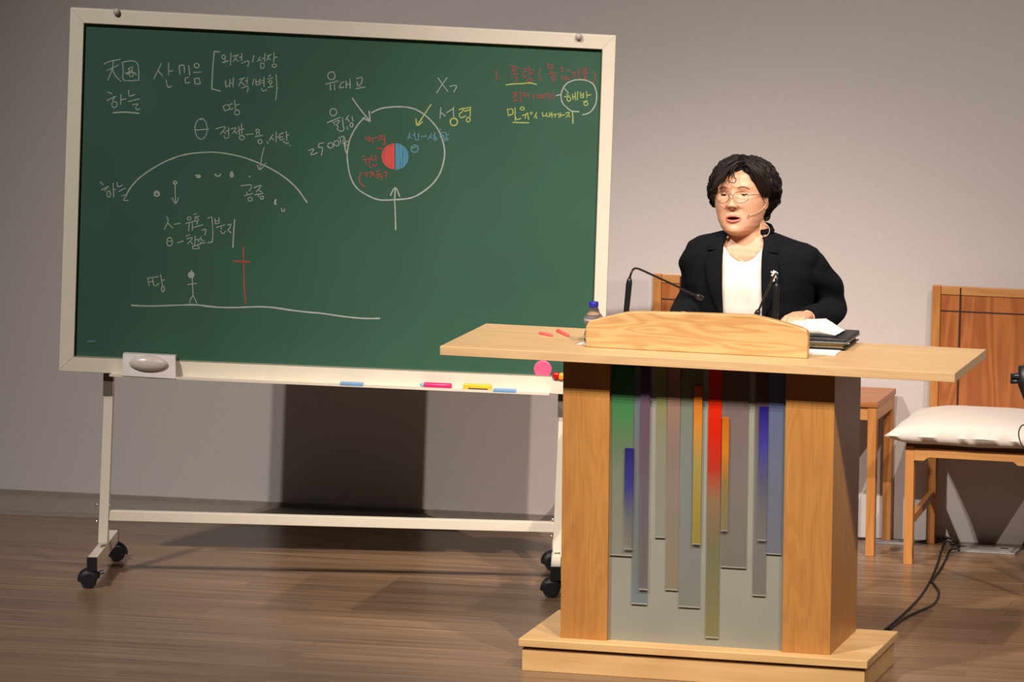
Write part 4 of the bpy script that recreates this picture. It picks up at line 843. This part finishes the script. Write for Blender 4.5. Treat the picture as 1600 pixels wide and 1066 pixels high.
def cutplane(x, nx):
    bmesh.ops.bisect_plane(bm, geom=list(bm.verts)+list(bm.edges)+list(bm.faces), plane_co=(x, 0, 0), plane_no=(nx, 0, .0))
cutplane(XA, 1); cutplane(XB_, 1)
dead = []
for f in bm.faces:
    c = f.calc_center_median()+ORG
    if XA < c.x < XB_ and c.y < torso_front(c.x, c.z, .012)+.035 and c.z > .80: dead.append(f)
    elif c.z > 1.33 and (c.x/.063)**2+((c.y-.772)/.060)**2 < 1: dead.append(f)
bmesh.ops.delete(bm, geom=dead, context='FACES'); bm.to_mesh(jk.data); bm.free()
so = jk.modifiers.new('solid', 'SOLIDIFY'); so.thickness = .006; so.offset = -1
# collar and notched lapels
def lapel(side, pts_in, pts_out, nm='lapel'):
    """strip between two edge curves lying on the chest"""
    rows = []
    for (a, b) in zip(pts_in, pts_out):
        r = []
        for k in range(7):
            t = k/6; x = a[0]+(b[0]-a[0])*t; z = a[1]+(b[1]-a[1])*t; r.append(Vector((x, torso_front(x, z, .0155)-.003*sin(pi*t)-.001, z))-ORG)
        rows.append(r)
    bm = NB(); grid(bm, rows, False, False); o = obj(nm, bm, M_jack, jk, True); m = o.modifiers.new('solid', 'SOLIDIFY'); m.thickness = .003; m.offset = 1; return o
def dens(P, k=6): return [(p.x, p.y) for p in smoothpath([(x, y, 0) for x, y in P], k)]
for s, e in ((1, XB_), (-1, XA)):
    zt = -.0
    inn = [(e-s*.002, 1.30), (e-s*.0015, 1.26), (e-s*.001, 1.20), (e, 1.14), (e, 1.08)]
    out = [(e+s*.040, 1.285), (e+s*.056, 1.245), (e+s*.050, 1.19), (e+s*.032, 1.13), (e+s*.003, 1.075)]
    lapel(s, dens(inn), dens(out))
    inn = [(s*.052, 1.345), (e-s*.002, 1.325), (e-s*.002, 1.295)]; out = [(s*.085, 1.335), (e+s*.038, 1.315), (e+s*.050, 1.290)]
    lapel(s, dens(inn), dens(out), 'collar')
# collar stand behind the neck
P = [Vector((.070*sin(t), .772-.064*cos(t)+0.0, 1.346+.016*(1-cos(t))*.5))-ORG for t in [radians(a) for a in range(38, 323, 13)]]
rows = [[p+Vector((0, 0, -.018)) for p in P], [p+Vector((0, 0, -.004)) for p in P], [p*1.0+Vector((0, 0, .010)) for p in P], [Vector(((p.x)*1.12, (p.y-(.772-ORG.y))*1.10+(.772-ORG.y), p.z-.006)) for p in P]]
bm = NB(); grid(bm, rows, False, False); o = obj('collar_stand', bm, M_jack, jk, True); m = o.modifiers.new('solid', 'SOLIDIFY'); m.thickness = .004
# pocket/dart line and button
# ---- blouse with a scooped neckline
rows = []
for j in range(36):
    v = j/35; r = []
    for k in range(41):
        u = -1+2*k/40; x = -.003+.095*u; zt = 1.256+.050*abs((x+.003)/.066)**2.3 if abs(x+.003) < .066 else 1.302+(abs(x+.003)-.066)*.3
        z = .84+(zt-.84)*v; r.append(Vector((x, torso_front(x, z, .0035)-.0015*noise.noise(Vector((x*18, z*9, 4)))-.0035*G(abs(x)-.05, .035)*G(z-1.12, .05), z))-ORG)
    rows.append(r)
bm = NB(); grid(bm, rows, False, False); o = obj('blouse', bm, M_shirt, per, True); m = o.modifiers.new('solid', 'SOLIDIFY'); m.thickness = .002; m.offset = 1
obj('neckline_binding', tube(NB(), rows[-1], .0014, 6), M_shirt, o, True)
# trousers, shoes
bm = NB()
for s in (-1, 1): tube(bm, smoothpath(sub([(s*.088, .885, .90), (s*.098, .882, .68), (s*.105, .87, .46), (s*.11, .895, .25), (s*.11, .908, .085)]), 5), [.106, .098, .075, .068, .066], 24)
bmesh.ops.create_uvsphere(bm, u_segments=28, v_segments=16, radius=1, matrix=Matrix.Translation(Vector((0, .885, .86))-ORG) @ Matrix.Diagonal((.198, .135, .12, 1)))
tr_ = obj('trousers', bm, M_jack, per, True); rm = tr_.modifiers.new('r', 'REMESH'); rm.mode = 'VOXEL'; rm.voxel_size = .012; rm.use_smooth_shade = True; bake(tr_)
for s in (-1, 1):
    bm = NB(); bmesh.ops.create_uvsphere(bm, u_segments=20, v_segments=12, radius=1, matrix=Matrix.Translation(Vector((s*.116, .855, .045))-ORG) @ Matrix.Diagonal((.047, .125, .05, 1)))
    for v in bm.verts:
        if v.co.z < .004: v.co.z = 0.0
        if v.co.z > .05 and v.co.y < -.05: v.co.z = .05+(v.co.z-.05)*.3
    obj('shoe', bm, M_black, per, True)
# ---- jewellery and headset
def on_chest(px, py, y=.70): return ony(px, py, y)
P = []
for k in range(25):
    t = -1+2*k/24; x = -.004+.060*t; z = 1.262+.052*abs(t)**1.9-.006*t; P.append(Vector((x, torso_front(x, z, -.006)-.006-.010*(abs(t)), z))-ORG)
nk = obj('necklace', tube(NB(), P, .0007, 6), mat('silver_chain', (.62, .55, .45), .3, .8), per, True)
bm = NB()
bmesh.ops.create_uvsphere(bm, u_segments=12, v_segments=8, radius=.0035, matrix=Matrix.Translation(P[12]+Vector((0, -.003, -.004)))); obj('pendant', bm, mat('pearl', (.8, .76, .70), .2), nk, True)
for k in (4, 20):
    bm = NB(); bmesh.ops.create_uvsphere(bm, u_segments=12, v_segments=8, radius=.0026, matrix=Matrix.Translation(P[k]+Vector((0, -.003, 0)))); obj('bead', bm, mat('pearl', (.8, .76, .70), .2), nk, True)
bx = .098; bz = ony(1213, 427, .68).z; bx = ony(1213, 427, .68).x; c = Vector((bx, torso_front(bx, bz, .020)-.004, bz))-ORG
br = bpy.data.objects.new('brooch', None); COL.objects.link(br); br.parent = jk; br.location = c; br.empty_display_size = .01
for dx, dz, r in ((.001, .002, .0085), (-.010, .006, .003), (-.003, .010, .0028), (-.008, -.004, .0035), (.007, -.009, .005), (-.004, -.020, .0055), (-.001, -.013, .003), (.009, .003, .003)):
    bm = NB(); bmesh.ops.create_uvsphere(bm, u_segments=16, v_segments=10, radius=r, matrix=Matrix.Translation((dx, -.002, dz)) @ Matrix.Diagonal((1, .6, 1, 1))); obj('pearl', bm, mat('pearl', (.8, .76, .70), .2), br, True)
hs = bpy.data.objects.new('headset_microphone', None); COL.objects.link(hs); hs.parent = per; hs.empty_display_size = .02
M_hs = mat('beige_wire', (.66, .46, .28), .45)
P = [W2(p) for p in smoothpath([(.090, .020, .128), (.0895, .002, .112), (.086, -.018, .094), (.078, -.042, .078), (.066, -.064, .070), (.052, -.082, .0675)], 5)]
obj('boom', tube(NB(), P, .0010, 8), M_hs, hs, True)
bm = NB(); bmesh.ops.create_uvsphere(bm, u_segments=12, v_segments=8, radius=.0030, matrix=Matrix.Translation(P[-1]+Vector((-.001, -.001, -.003)))); obj('capsule', bm, mat('capsule_brown', (.22, .10, .05), .6), hs, True)
P = smoothpath([ony(x, y, yy)-ORG for x, y, yy in ((1196, 330, .765), (1191, 343, .74), (1189, 351, .715), (1196, 350, .705), (1201.5, 356, .70), (1202, 363, .695), (1197, 369, .69), (1191, 369.5, .69), (1187.5, 365, .692), (1188, 356, .70), (1189, 349, .712), (1189, 385, .688))], 6)
obj('headset_cable', tube(NB(), P[:-6], .0009, 8), M_hs, hs, True)
